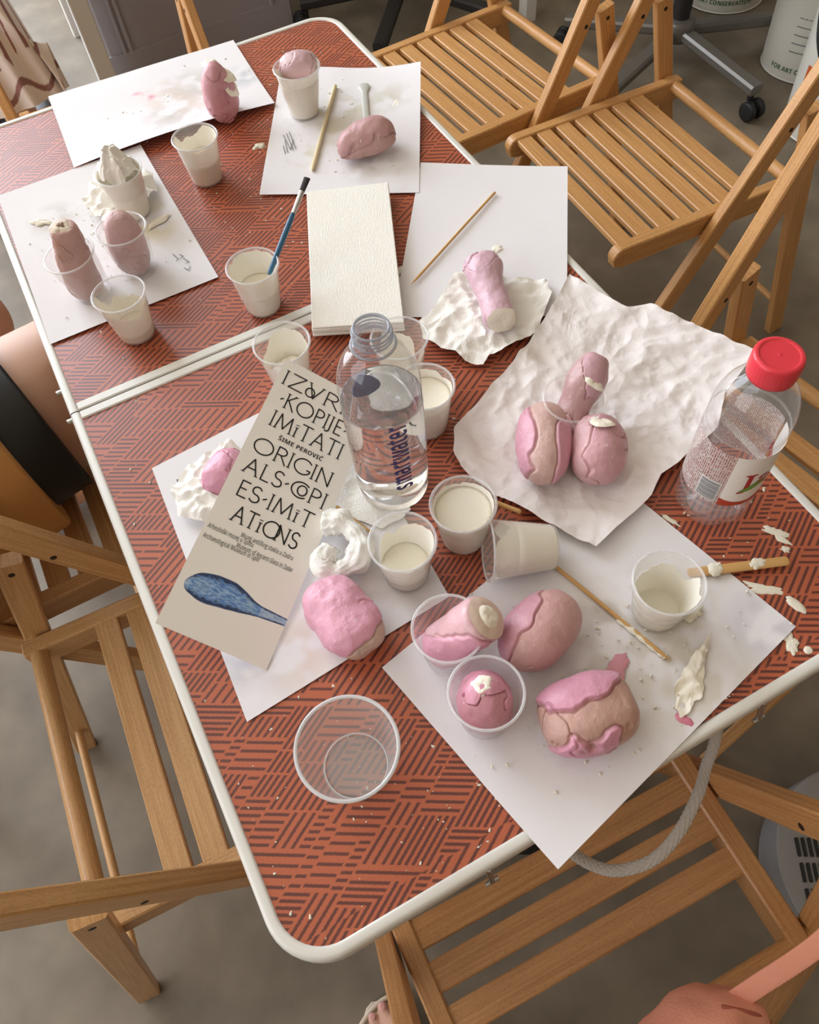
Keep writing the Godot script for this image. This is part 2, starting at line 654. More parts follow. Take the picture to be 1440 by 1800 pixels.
# ---------------------------------------------------------------- modelling clay wrapped round plaster
# half = half length, half width, half height along local x, z, y; kind of profile; base and flap colours
func clay_mesh(half: Vector3, kind: String, sd: int, base: Color, flap: Color, thr: float, nu: int, nv: int, taper := 0.0, bend := 0.0, rough := 1.0, side := [], relief := 1.0) -> ArrayMesh:
	var white := lin(232, 222, 205)
	var frq := 1.0 / maxf(half.x, 0.02)
	var pr := func(t: float):
		var e := 2.2
		var k := 1.0
		if kind == "column":
			e = 7.0
		elif kind == "bone":
			e = 4.0
			k = 0.72 + 0.34 * t * t - 0.12 * t
		elif kind == "half":
			e = 2.6
		elif kind == "block":
			e = 2.7
		elif kind == "finger":
			e = 4.5
			k = 0.9 + 0.1 * sin(t * 5.0)
		return pow(maxf(1.0 - pow(absf(t), e), 0.0), 1.0 / e) * k * (1.0 + taper * t)
	var raw := func(u: float, v: float):
		var t := -cos(PI * v)
		var a := fposmod(u, 1.0) * TAU
		var r: float = pr.call(t)
		var cy := cos(a)
		var sz := sin(a)
		if kind == "half":
			cy = maxf(cy, -0.35) if cy < 0 else cy
		if kind == "block":
			var q := pow(pow(absf(cy), 2.5) + pow(absf(sz), 2.5), -0.4)
			cy *= q
			sz *= q
		return Vector3(t * half.x, r * cy * half.z + bend * (1.0 - t * t), r * sz * half.y)
	var crack := func(p: Vector3):
		var q := p * frq
		var w := Vector3(nz.get_noise_3d(q.x * 70, q.y * 70, q.z * 70 + sd), nz.get_noise_3d(q.x * 70 + 90, q.y * 70, q.z * 70), nz.get_noise_3d(q.x * 70, q.y * 70 + 60, q.z * 70)) * 22.0
		var nn := nz2.get_noise_3d(q.x * 26 + w.x + sd * 37.0, q.y * 26 + w.y, q.z * 26 + w.z) - thr
		if side.size():
			var e := Vector3(p.x / half.x, p.y / half.z, p.z / half.y)
			var f: float = e.dot(side[0])
			if side.size() > 2:
				f = absf(f + side[2])
			return (f - side[1]) * 0.3 + nn * 0.24
		return nn
	var seam := func(p: Vector3):
		var q := p * frq
		return nz.get_noise_3d(q.x * 48 + sd * 53.0, q.y * 48 + 7.0, q.z * 48)
	return grid(nu, nv, func(u: float, v: float):
		var p: Vector3 = raw.call(u, v)
		var d := Vector3(p.x / half.x / half.x, p.y / half.z / half.z, p.z / half.y / half.y).normalized()
		var c: float = crack.call(p)
		var lump := nz.get_noise_3d(p.x * 1500 + sd * 11, p.y * 1500, p.z * 1500) * 0.0034 + nz.get_noise_3d(p.x * 4200, p.y * 4200 + sd * 19, p.z * 4200) * 0.0008
		var c2: float = seam.call(p)
		var g := exp(-pow(c / 0.009, 2.0)) * 0.0021 + exp(-pow(c2 / 0.014, 2.0)) * 0.0021 * smoothstep(-0.25, 0.05, nz2.get_noise_3d(p.x * 1100, p.y * 1100, p.z * 1100 + sd * 3))
		var up := smoothstep(0.0, 0.03, c) * 0.0011 * relief
		return p + d * (lump * rough + up - g), func(u: float, v: float):
		var p: Vector3 = raw.call(u, v)
		var c: float = crack.call(p)
		var col := base.lerp(flap, smoothstep(-0.01, 0.02, c))
		col = col.lerp(col * 0.86, clampf(nz.get_noise_3d(p.x * 900, p.y * 900, p.z * 900 + sd) * 1.5, 0.0, 1.0))
		if nz2.get_noise_3d(p.x * 26000 + sd, p.y * 26000, p.z * 26000) > 0.72:
			col = white
		return col)

# opts: turn (Basis), core [world direction, radius, sink], specs
func clay(label: String, at: Vector3, basis: Basis, half: Vector3, kind: String, sd: int, base: Array, flap: Array, opts := {}) -> Node3D:
	var o := thing("clay_piece", label, "clay piece", at, 0.0, "pink clay pieces on the table")
	o.basis = basis
	var nu: int = opts.get("nu", 130)
	obj("clay_body", clay_mesh(half, kind, sd, lin(base[0], base[1], base[2]), lin(flap[0], flap[1], flap[2]), opts.get("thr", 0.0), nu, int(nu * 0.75), opts.get("taper", 0.0), opts.get("bend", 0.0), opts.get("rough", 1.0), opts.get("side", []), opts.get("relief", 1.0)), M.clay, o)
	for c in opts.get("core", []):
		var dir: Vector3 = (basis.inverse() * c[0]).normalized()
		var s := 1.0 / sqrt(pow(dir.x / half.x, 2) + pow(dir.y / half.z, 2) + pow(dir.z / half.y, 2))
		if (kind == "column" or kind == "bone") and absf(dir.x) > 0.9:
			s = half.x
		var e := obj("plaster_core", blob_mesh(c[1], 0.0035, c[2], sd + 3, c[3] if c.size() > 3 else 1.0), M.plaster, o)
		var y := dir
		var x := y.cross(Vector3(0.31, 0.2, 0.93)).normalized()
		e.basis = Basis(x, y, x.cross(y))
		e.position = dir * (s + (c[4] if c.size() > 4 else 0.0004 - c[1] * c[1] * 13.0))
	return o

func yaw_basis(deg_zx: float, pitch := 0.0, roll := 0.0) -> Basis:
	# long axis x turned by the angle measured from +x towards +z
	return Basis(Vector3.UP, -deg_to_rad(deg_zx)) * Basis(Vector3(0, 0, 1), deg_to_rad(pitch)) * Basis(Vector3(1, 0, 0), deg_to_rad(roll))

# ---------------------------------------------------------------- plastic cups
# o: fill (height), dry (colour material), coat (0..1 how much of the wall is coated), seed
func cup(label: String, at: Vector3, o := {}, basis := Basis.IDENTITY) -> Node3D:
	var h: float = o.get("h", 0.0615)
	var r0: float = o.get("r0", 0.0203)
	var r1: float = o.get("r1", 0.0288)
	var sd: int = o.get("seed", 1)
	var t := thing("plastic_cup", label, "cup", at, 0.0, "clear plastic cups on the table")
	t.basis = basis
	var R := func(y: float): return lerpf(r0, r1, y / h)
	var P := PackedVector2Array([Vector2(0.0001, 0.0012), Vector2(r0 - 0.003, 0.0012), Vector2(r0 - 0.0012, 0.0), Vector2(r0 - 0.0003, 0.0004), Vector2(r0, 0.0015)])
	for k in range(1, 33):
		var y := h * k / 32.0
		var rib := 0.0003 * sin(y * 1900.0) if y < h * 0.72 else 0.0
		P.append(Vector2(R.call(y) + rib, y))
	obj("cup_wall", lathe(P, 56), o.get("mat", M.cup_milky if o.get("coat", 0.0) > 0.0 else M.cup), t)
	var Q := PackedVector2Array()
	for k in 9:
		var a := -PI / 2 + TAU * k / 8.0
		Q.append(Vector2(r1 + 0.0008 + cos(a) * 0.0013, h + sin(a) * 0.0011))
	obj("cup_rim", lathe(Q, 56), o.get("rim", M.cup_rim), t)
	var f: float = o.get("fill", 0.0)
	if f > 0.0:
		var L := PackedVector2Array([Vector2(0.0001, 0.0016), Vector2(r0 - 0.0032, 0.0016), Vector2(r0 - 0.001, 0.0022)])
		for k in 7:
			var y := lerpf(0.003, f, k / 6.0)
			L.append(Vector2(R.call(y) - 0.0007, y))
		for k in range(1, 9):
			L.append(Vector2((R.call(f) - 0.0012) * (1.0 - k / 8.0) + 0.0001, f + 0.0))
		obj("plaster_fill", lathe(L, 40, null), o.get("dry", M.plaster), t)
		var lump: float = o.get("lump", 0.0)
		if lump > 0.0:
			var e := obj("plaster_crust", blob_mesh(R.call(f) * 0.93, lump, 0.25, sd + 2), o.get("dry", M.plaster), t)
			e.position.y = f - 0.0005
	var coat: float = o.get("coat", 0.0)
	if coat > 0.0:
		var y0: float = maxf(f, 0.002)
		var m := grid(160, 46, func(u: float, v: float):
			var y := lerpf(y0, h * 0.985, v)
			var a: float = u * TAU
			var r: float = R.call(y) - 0.0009 - 0.0007 * absf(nz.get_noise_3d(cos(a) * 140, y * 5000, sin(a) * 140 + sd))
			return Vector3(cos(-a) * r, y, sin(-a) * r), null, true, func(u: float, v: float):
			var a: float = u * TAU
			var n := nz2.get_noise_3d(cos(a) * 32 + sd * 23, v * 30, sin(a) * 32) + 0.25 * nz2.get_noise_3d(cos(a) * 110, v * 90 + sd, sin(a) * 110)
			return n + coat * 1.5 - v * 0.75 > 0.0)
		obj("plaster_coating", m, o.get("coatmat", M.residue), t)
	return t

# ---------------------------------------------------------------- folding chair, front at z = 0, back at +z
func make_chair(label: String, wm: Material) -> Node3D:
	var t := thing("folding_chair", label, "chair", Vector3.ZERO, 0.0, "wooden folding chairs round the table")
	var ys := 0.4164
	for s in [-1.0, 1.0]:
		var b := Pb.new()
		# side rail, rounded nose in front
		var pl := PackedVector2Array()
		for k in 7:
			var a := PI - k * PI / 12.0
			pl.append(Vector2(0.02 + cos(a) * 0.02, -0.02 + sin(a) * 0.02))
		pl.append(Vector2(0.402, 0.0))
		pl.append(Vector2(0.405, -0.004))
		pl.append(Vector2(0.405, -0.036))
		pl.append(Vector2(0.400, -0.042))
		pl.append(Vector2(0.02, -0.042))
		pl.append(Vector2(0.004, -0.036))
		extrude(b, mirrored(pl), Vector3(s * 0.183 - 0.011, ys, 0), Vector3(0, 0, -1), Vector3.UP, 0.022, 0.0022, Vector2(rng.randf(), rng.randf()))
		obj("side_rail", b.mesh(), wm, t)
	for k in 7:
		var z := 0.0165 + k * 0.0434 + 0.0156
		var b := Pb.new()
		beam(b, Vector3(-0.176, ys - 0.0085, z), Vector3(0.176, ys - 0.0085, z), 0.0312, 0.011, Vector3.UP, 0.0016)
		obj("seat_slat", b.mesh(), wm, t)
	obj("seat_dowel", rod_mesh(Vector3(-0.212, ys - 0.012, 0.387), Vector3(0.212, ys - 0.012, 0.387), 0.0118), wm, t)
	for s in [-1.0, 1.0]:
		var x: float = s * 0.2067
		var A := Vector3(x, 0.006, 0.0185)
		var B := Vector3(x, 0.86, 0.4337)
		var up := (B - A).cross(Vector3.RIGHT).normalized()
		obj("stile", beam_mesh(A, B, 0.0195, 0.034, up, 0.0022), wm, t)
		var C := Vector3(x, 0.575, 0.339)
		var D := Vector3(x, 0.003, 0.489)
		obj("rear_leg", beam_mesh(C, D, 0.0195, 0.034, (D - C).cross(Vector3.RIGHT).normalized(), 0.0022), wm, t)
		for q in [Vector3(x, 0.556, 0.293), Vector3(x, 0.556, 0.344)]:
			obj("screw", rod_mesh(q - Vector3(0.0103, 0, 0), q + Vector3(0.0103, 0, 0), 0.0042, 12), M.screw, t)
	var u := (Vector3(0, 0.794, 0.386)).normalized()
	for q in [0.93, 0.81]:
		var c := Vector3(0, 0.86 * q + 0.02, 0.0185 + 0.4152 * q + 0.009)
		var b := grid(16, 12, func(a: float, v: float):
			var x: float = lerpf(-0.198, 0.198, a)
			var bow := 0.014 * (1.0 - pow(x / 0.198, 2))
			var an: float = v * TAU
			return c + Vector3(x, 0, 0) + u * cos(an) * 0.036 + Vector3(0, -u.z, u.y) * (bow + clampf(sin(an) * 1.6, -1, 1) * 0.0065), null, false)
		if q > 0.9:
			obj("backrest", b, wm, t)
	obj("front_rung", rod_mesh(Vector3(-0.2, 0.115, 0.0735), Vector3(0.2, 0.115, 0.0735), 0.008), wm, t)
	obj("rear_rung", rod_mesh(Vector3(-0.2, 0.085, 0.4675), Vector3(0.2, 0.085, 0.4675), 0.0068), wm, t)
	return t

func mirrored(p: PackedVector2Array) -> PackedVector2Array:
	var q := PackedVector2Array()
	for k in p.size():
		q.append(Vector2(-p[k].x, p[k].y))
	if Geometry2D.is_polygon_clockwise(q):
		q.reverse()
	# Geometry2D counts y downwards or upwards alike by signed area: make it counter-clockwise in (x, y)
	var a := 0.0
	for k in q.size():
		a += q[k].cross(q[(k + 1) % q.size()])
	if a < 0:
		q.reverse()
	return q

# chair front at (x, z), seat running back along the angle a measured from +x towards +z
func place_chair(proto: Node3D, first: bool, x: float, z: float, a: float, label: String, wm: Material) -> Node3D:
	var t := proto
	if not first:
		t = proto.duplicate()
		t.name = numbered("folding_chair")
		add_child(t)
	t.set_meta("label", label)
	t.position = Vector3(x, 0, z)
	t.rotation.y = PI / 2 - a
	for c in t.get_children():
		if c is MeshInstance3D and c.material_override != M.screw:
			c.material_override = wm
	return t

# ---------------------------------------------------------------- folding table
const X0 := 0.0
const X1 := 0.585
const ZF := -0.790
const ZH := -0.1923
const ZN := 0.412

func half_path(z_hinge: float, z_end: float, r: float) -> PackedVector3Array:
	# from the hinge along x = X0, round the end, back along x = X1
	var P := PackedVector3Array()
	var s := signf(z_end - z_hinge)
	P.append(Vector3(X0, 0, z_hinge))
	P.append(Vector3(X0, 0, lerpf(z_hinge, z_end, 0.5)))
	for k in 11:
		var a := PI / 2 * k / 10.0
		P.append(Vector3(X0 + r - cos(a) * r, 0, z_end - s * r + s * sin(a) * r))
	for k in 11:
		var a := PI / 2 * k / 10.0
		P.append(Vector3(X1 - r + sin(a) * r, 0, z_end - s * r + s * cos(a) * r))
	P.append(Vector3(X1, 0, lerpf(z_hinge, z_end, 0.5)))
	P.append(Vector3(X1, 0, z_hinge))
	return P

func build_table() -> void:
	var t := thing("folding_table", "long folding table with brown patterned laminate tops and white metal rim", "table", Vector3(0, 0, 0))
	for side in 2:
		var zh := ZH + (0.0008 if side == 0 else -0.0008)
		var ze := ZN if side == 0 else ZF
		var P := half_path(zh, ze, 0.038)
		var poly := PackedVector2Array()
		for p in P:
			poly.append(Vector2(p.x, -p.z))
		var ar := 0.0
		for k in poly.size():
			ar += poly[k].cross(poly[(k + 1) % poly.size()])
		if ar < 0:
			poly.reverse()
		var b := Pb.new()
		# (x, -z) plane pushes up along +y
		var at := func(q: Vector2, y: float): return Vector3(q.x, y, -q.y)
		var hi := []
		var lo := []
		var uv := []
		for q in poly:
			hi.append(at.call(q, TT))
			uv.append(Vector2(q.x / 0.6 + 0.013, (-q.y + 0.8) / 0.6 + 0.23 * side))
			lo.push_front(at.call(q, TT - 0.014))
		b.poly(hi, uv)
		b.poly(lo)
		obj("table_leaf", b.mesh(), M.laminate, t)
		# rim: section swept along the path; offset outwards, height
		var S := [[-0.0005, -0.001], [0.0003, 0.0010], [0.002, 0.0018], [0.0065, 0.0018], [0.0092, 0.0006], [0.0105, -0.003], [0.0108, -0.013], [0.0096, -0.0145], [0.0085, -0.016], [0.0095, -0.018], [0.0095, -0.024], [0.004, -0.026], [-0.0005, -0.02]]
		var n := P.size() - 1
		var sgn := -1.0 if side == 0 else 1.0
		var m := grid(n, S.size(), func(u: float, v: float):
			var k := int(round(u * n))
			if side == 0:
				k = n - k
			var q: Array = S[int(round(v * S.size())) % S.size()]
			var d: Vector3 = (P[mini(k + 1, n)] - P[maxi(k - 1, 0)]).normalized()
			var o := Vector3(d.z, 0, -d.x) * sgn
			return P[k] + o * q[0] + Vector3(0, TT + q[1], 0), null, false)
		obj("table_rim", m, M.rim, t)
		var s := 1.0 if side == 0 else -1.0
		obj("hinge_strip", beam_mesh(Vector3(X0 + 0.001, TT - 0.008, zh + s * 0.0062), Vector3(X1 - 0.001, TT - 0.008, zh + s * 0.0062), 0.0118, 0.0205, Vector3.UP, 0.0012), M.rim, t)
		# folding legs under each leaf
		for x in [0.05, 0.535]:
			var z := ze - s * 0.16
			obj("table_leg", rod_mesh(Vector3(x, 0.0, z + s * 0.05), Vector3(x, TT - 0.016, z - s * 0.06), 0.0105, 16), M.steel, t)
		var zz := ze - s * 0.135
		obj("leg_brace", rod_mesh(Vector3(0.05, 0.15, zz), Vector3(0.535, 0.15, zz), 0.008, 12), M.steel, t)
	for x in [0.158, 0.428]:
		obj("clasp_pin", rod_mesh(Vector3(x, TT - 0.006, ZN + 0.0095), Vector3(x, TT - 0.034, ZN + 0.0160), 0.0026, 12), M.steel, t)
		obj("clasp_pin", rod_mesh(Vector3(x - 0.006, TT - 0.034, ZN + 0.0160), Vector3(x + 0.006, TT - 0.034, ZN + 0.0160), 0.0022, 12), M.steel, t)
	for z in [-0.244, -0.196]:
		obj("clasp_pin", rod_mesh(Vector3(-0.0105, TT - 0.012, z), Vector3(-0.0175, TT - 0.012, z), 0.003, 12), M.steel, t)
	# woven carrying strap
	var pts := spline([Vector3(0.392, TT - 0.02, 0.414), Vector3(0.382, TT - 0.042, 0.428), Vector3(0.372, TT - 0.058, 0.437), Vector3(0.352, TT - 0.06, 0.452), Vector3(0.318, TT - 0.06, 0.469), Vector3(0.286, TT - 0.06, 0.476), Vector3(0.256, TT - 0.06, 0.469), Vector3(0.239, TT - 0.058, 0.455), Vector3(0.228, TT - 0.048, 0.438), Vector3(0.222, TT - 0.03, 0.42)], 40)
	var sm := mat(176, 168, 160, 0.85)
	obj("carry_strap", tube(pts, func(k: float): return 0.0047, 40, 0.55, Vector3.UP, func(u: float, v: float): return 1.0 + 0.07 * sin(u * TAU * 7.0 + v * 230.0) + 0.07 * sin(u * TAU * 7.0 - v * 230.0)), sm, t)

# ---------------------------------------------------------------- leaflet with its own drawn lettering (units: millimetres on the sheet)
func leaflet_tex(W: float, L: float) -> ImageTexture:
	var s := 4.0
	var w := int(W * s)
	var h := int(L * s)
	var d := PackedByteArray()
	d.resize(w * h * 3)
	var paper_c := Color8(251, 246, 238)
	var cx := PackedVector2Array([Vector2(7.7, 47), Vector2(19, 49.5), Vector2(53, 52), Vector2(82, 49.6), Vector2(115, 50)])
	var hw := PackedVector2Array([Vector2(7.7, 0.5), Vector2(11, 8.2), Vector2(19, 13.0), Vector2(36, 14.6), Vector2(53, 13.4), Vector2(66, 10.2), Vector2(76, 7.0), Vector2(84, 5.4), Vector2(115, 3.4)])
	var lut := func(T: PackedVector2Array, x: float):
		for k in T.size() - 1:
			if x <= T[k + 1].x:
				return lerpf(T[k].y, T[k + 1].y, smoothstep(0.0, 1.0, (x - T[k].x) / (T[k + 1].x - T[k].x)) if T.size() < 7 else (x - T[k].x) / (T[k + 1].x - T[k].x))
		return T[-1].y
	var n := FastNoiseLite.new()
	n.frequency = 0.09
	n.fractal_octaves = 4
	for y in h:
		var my := L - y / s
		for x in w:
			var mx := x / s
			var c := paper_c
			if my > 30 and my < 70 and mx > 7.0:
				var wide: float = lut.call(hw, mx)
				if mx < 36.0:
					wide = 14.6 * sqrt(maxf(0.001, 1.0 - pow((36.0 - mx) / 28.6, 2.0)))
				var q: float = absf(my - lut.call(cx, mx)) / maxf(wide, 0.1)
				if q < 1.08:
					var nn := n.get_noise_2d(mx * 1.3 + 3.0 * sin(my * 0.5), my * 3.2)
					var r := Vector2(mx - 24, (my - 50) * 1.1).length()
					var ring := sin(r * 2.4 + nn * 5.0)
					c = Color8(84, 126, 190).lerp(Color8(168, 200, 228), clampf(0.45 + nn * 1.1 + (0.25 * ring if r < 13 else 0.0), 0, 1))
					if r < 12:
						c = c.lerp(Color8(172, 192, 216), 0.45 * (1 - r / 12))
					if mx > 62 and mx < 84:
						c = c.lerp(Color8(160, 190, 208), 0.5 * (1.0 - absf(mx - 73) / 11.0))
					if mx > 84:
						c = c.lerp(Color8(206, 214, 220), 0.65 * (1.0 - absf(q - 0.35)))
					var edge := smoothstep(0.62, 0.9, q + nn * 0.35)
					c = c.lerp(Color8(30, 44, 78), edge * 0.85)
					if mx < 13:
						c = c.lerp(paper_c, 0.25)
					if q > 1.0:
						c = c.lerp(paper_c, (q - 1.0) / 0.08)
			var o := (y * w + x) * 3
			d[o] = int(c.r * 255)
			d[o + 1] = int(c.g * 255)
			d[o + 2] = int(c.b * 255)
	return bytes_tex(w, h, d)

func arc(cx: float, cy: float, rx: float, ry: float, a0: float, a1: float, n := 22) -> Array:
	var P := []
	for k in n + 1:
		var a := deg_to_rad(lerpf(a0, a1, float(k) / n))
		P.append(Vector2(cx + cos(a) * rx, cy + sin(a) * ry))
	return P

func L2(A: Array) -> Array:
	var P := []
	for k in range(0, A.size(), 2):
		P.append(Vector2(A[k], A[k + 1]))
	return P

# strokes of a slender roman capital on a unit height; [advance, strokes, serif points]
func glyph(c: String) -> Array:
	match c:
		"I": return [0.13, [L2([0.06, 0, 0.06, 1])], L2([0.06, 0, 0.06, 1])]
		"Z": return [0.62, [L2([0.04, 1, 0.58, 1, 0.02, 0, 0.6, 0])], []]
		"V": return [0.6, [L2([0.02, 1, 0.3, 0, 0.58, 1])], L2([0.02, 1, 0.58, 1])]
		"O": return [0.95, [arc(0.48, 0.5, 0.46, 0.5, 0, 360, 40)], []]
		"o": return [0.62, [arc(0.3, 0.36, 0.29, 0.33, 0, 360, 32)], []]
		"R": return [0.6, [L2([0.07, 0, 0.07, 1]), [Vector2(0.07, 1)] + arc(0.26, 0.75, 0.25, 0.25, 90, -90, 16) + [Vector2(0.07, 0.5)], L2([0.28, 0.5, 0.62, -0.02])], L2([0.07, 0])]
		"N": return [0.74, [L2([0.07, 0, 0.07, 1, 0.66, 0, 0.66, 1])], L2([0.07, 0, 0.66, 1])]
		"K": return [0.56, [L2([0.07, 0, 0.07, 1]), L2([0.5, 1, 0.08, 0.5]), L2([0.16, 0.58, 0.58, -0.04])], L2([0.07, 0, 0.07, 1, 0.5, 1])]
		"P": return [0.52, [L2([0.07, 0, 0.07, 1]), [Vector2(0.07, 1)] + arc(0.22, 0.74, 0.26, 0.26, 90, -90, 16) + [Vector2(0.07, 0.48)]], L2([0.07, 0])]
		"J": return [0.2, [[Vector2(0.1, 1)] + [Vector2(0.1, 0.1)] + arc(-0.04, 0.06, 0.14, 0.18, 0, -120, 10)], L2([0.1, 1])]
		"E": return [0.46, [L2([0.44, 1, 0.07, 1, 0.07, 0, 0.46, 0]), L2([0.07, 0.52, 0.36, 0.52])], []]
		"M": return [0.86, [L2([0.04, 0, 0.14, 1, 0.43, 0.1, 0.72, 1, 0.82, 0])], L2([0.04, 0, 0.82, 0])]
		"i": return [0.17, [L2([0.08, 0, 0.08, 0.6])], L2([0.08, 0, 0.08, 0.6, 0.08, 0.76])]
		"T": return [0.56, [L2([0.28, 0, 0.28, 1]), L2([0, 1, 0.56, 1])], L2([0.28, 0])]
		"A": return [0.66, [L2([0.02, 0, 0.32, 1, 0.64, 0]), L2([0.14, 0.36, 0.52, 0.36])], L2([0.02, 0, 0.64, 0])]
		"G": return [0.82, [arc(0.46, 0.5, 0.44, 0.5, 42, 330, 32) + [Vector2(0.84, 0.36), Vector2(0.68, 0.36)]], []]
		"L": return [0.44, [L2([0.07, 1, 0.07, 0, 0.44, 0])], L2([0.07, 1])]
		"S": return [0.48, [arc(0.24, 0.75, 0.2, 0.25, 30, 250, 16) + arc(0.23, 0.25, 0.22, 0.25, 75, -150, 18)], []]
		"C": return [0.8, [arc(0.47, 0.5, 0.45, 0.5, 50, 310, 30)], []]
		"'": return [0.16, [L2([0.0, 0.42, 0.14, 0.54])], []]
	return [0.3, [], []]

func ribbon(b: Pb, P: Array, r: float, y: float) -> void:
	for i in P.size() - 1:
		var d: Vector2 = (P[i + 1] - P[i]).normalized()
		var s := Vector2(-d.y, d.x) * r
		var e := d * r * 0.5
		var q := [P[i] - e - s, P[i + 1] + e - s, P[i + 1] + e + s, P[i] - e + s]
		b.poly([Vector3(q[0].x, q[0].y, y), Vector3(q[1].x, q[1].y, y), Vector3(q[2].x, q[2].y, y), Vector3(q[3].x, q[3].y, y)])

# a word set between x0 and x1 on a baseline, cap height h
func word(b: Pb, text: String, x0: float, x1: float, base: float, h: float, r: float, over := {}) -> void:
	var total := 0.0
	var gap := 0.13
	for k in text.length():
		total += glyph(text[k])[0] + gap + over.get(k, 0.0)
	var sx := (x1 - x0) / (total - gap)
	var x := x0
	for k in text.length():
		var g := glyph(text[k])
		x += over.get(k, 0.0) * sx
		for l in g[1]:
			var P := []
			for q in l:
				P.append(Vector2(x + q.x * sx, base + q.y * h))
			ribbon(b, P, r, 0.0)
		for q in g[2]:
			ribbon(b, [Vector2(x + q.x * sx - r * 2.2, base + q.y * h), Vector2(x + q.x * sx + r * 2.2, base + q.y * h)], r * 0.6, 0.0)
		x += (g[0] + gap) * sx

func text_mesh(s: String, font: String, size: float, weight := 400) -> TextMesh:
	var m := TextMesh.new()
	var f := SystemFont.new()
	f.font_names = PackedStringArray([font])
	f.font_weight = weight
	m.font = f
	m.text = s
	m.font_size = 64
	m.pixel_size = size / 46.0
	m.depth = 0.0
	m.horizontal_alignment = HORIZONTAL_ALIGNMENT_LEFT
	m.curve_step = 2.0
	return m

func build_leaflet() -> void:
	var W := 112.4
	var L := 318.4
	var k := 0.000927
	var t := thing("museum_leaflet", "tall cream leaflet printed with dark capitals and a blue glass bottle", "leaflet", Vector3(0.0032, TT + 0.0523, 0.1252))
	t.basis = Basis(Vector3(0.6236, -0.4749, 0.621), Vector3(0.7271, 0.0607, -0.6838), Vector3(0.287, 0.878, 0.383)).orthonormalized()
	var m := mat(255, 255, 255, 0.5)
	m.albedo_texture = leaflet_tex(W, L)
	var b := Pb.new()
	var w := W * k
	var l := L * k
	b.poly([Vector3(0, 0, 0), Vector3(w, 0, 0), Vector3(w, l, 0), Vector3(0, l, 0)], [Vector2(0, 1), Vector2(1, 1), Vector2(1, 0), Vector2(0, 0)])
	obj("front_page", b.mesh(), m, t)
	var pages := obj("folded_pages", box_mesh(Vector3(0.0002, 0.0002, -0.0014), Vector3(w - 0.0002, l - 0.0002, -0.0001), 0.0003), mat(236, 230, 220, 0.6), t)
	pages.name = "folded_pages"
	var p := Pb.new()
	word(p, "IZVRNI", 6.8, 105, 288, 17.6, 0.78)
	ribbon(p, arc(39.0, 293.6, 5.0, 5.4, 0, 360, 30), 0.75, 0.0)
	word(p, "'KOPIJE'", 13.5, 93, 262.4, 18.0, 0.78)
	word(p, "IMiTATI", 13.8, 96.5, 236.5, 18.6, 0.78)
	word(p, "ORIGIN", 9.0, 98.5, 201.2, 17.6, 0.78)
	word(p, "ALS'CPI", 10.2, 101.5, 175.6, 17.6, 0.78)
	ribbon(p, arc(74.5, 184.4, 5.0, 5.6, 0, 360, 30), 0.78, 0.0)
	word(p, "ES'IMiT", 14.0, 97, 149.2, 17.4, 0.78)
	word(p, "ATiONS", 20.6, 92.2, 122.3, 17.4, 0.8, {4: -0.32})
	var e := obj("title_lettering", p.mesh(), M.ink, t)
	e.scale = Vector3(k, k, k)
	e.position.z = 0.00025
	for a in [["ŠIME PEROVIĆ", "Droid Sans", 5.0, 29.3, 51.5, 226.6, 700], ["Muzej antičkog stakla u Zadru", "Droid Sans", 2.6, 37.0, 56.5, 110.6, 400], ["Arheološki muzej u Splitu", "Droid Sans", 2.6, 3.5, 48.6, 105.5, 400], ["Museum of Ancient Glass in Zadar", "Droid Sans", 2.6, 37.2, 61.0, 100.1, 400], ["Archaeological Museum in Split", "Droid Sans", 2.6, 3.6, 59.8, 94.3, 400]]:
		var tm := text_mesh(a[0], a[1], a[2] * k, a[6])
		var q := obj("printed_line", tm, M.ink, t)
		var bb := tm.get_aabb()
		q.scale = Vector3(a[4] * k / bb.size.x, 1, 1)
		q.position = Vector3(a[3] * k - bb.position.x * q.scale.x, a[5] * k - bb.position.y - bb.size.y * 0.22, 0.0003)

# flat lettering wrapped onto a cylinder of radius r about y: text x runs along dirx of (arc, height)
func wrap_text(tm: TextMesh, r: float, a0: float, y0: float, upright: bool, sx := 1.0) -> ArrayMesh:
	var s := tm.surface_get_arrays(0) if tm.get_surface_count() else []
	var V: PackedVector3Array = s[Mesh.ARRAY_VERTEX]
	var N := PackedVector3Array()
	for k in V.size():
		var x := V[k].x * sx
		var y := V[k].y
		var arcl := y if not upright else x
		var hh := x if not upright else y
		# angle grows to the right as seen from outside
		var a := a0 + (-arcl if not upright else arcl) / r
		V[k] = Vector3(sin(a) * r, y0 + hh, cos(a) * r)
		N.append(Vector3(sin(a), 0, cos(a)))
	var A := []
	A.resize(Mesh.ARRAY_MAX)
	A[Mesh.ARRAY_VERTEX] = V
	A[Mesh.ARRAY_NORMAL] = N
	A[Mesh.ARRAY_INDEX] = s[Mesh.ARRAY_INDEX]
	var m := ArrayMesh.new()
	m.add_surface_from_arrays(Mesh.PRIMITIVE_TRIANGLES, A)
	return m

# patch of a cylinder wall: angles a0..a1 (0 faces +z, growing to +x), heights y0..y1
func wrap_patch(r: float, a0: float, a1: float, y0: Callable, y1: Callable, n := 24) -> ArrayMesh:
	return grid(n, 4, func(u: float, v: float):
		var a := lerpf(a0, a1, u)
		return Vector3(sin(a) * r, lerpf(y0.call(u), y1.call(u), v), cos(a) * r), null, false)

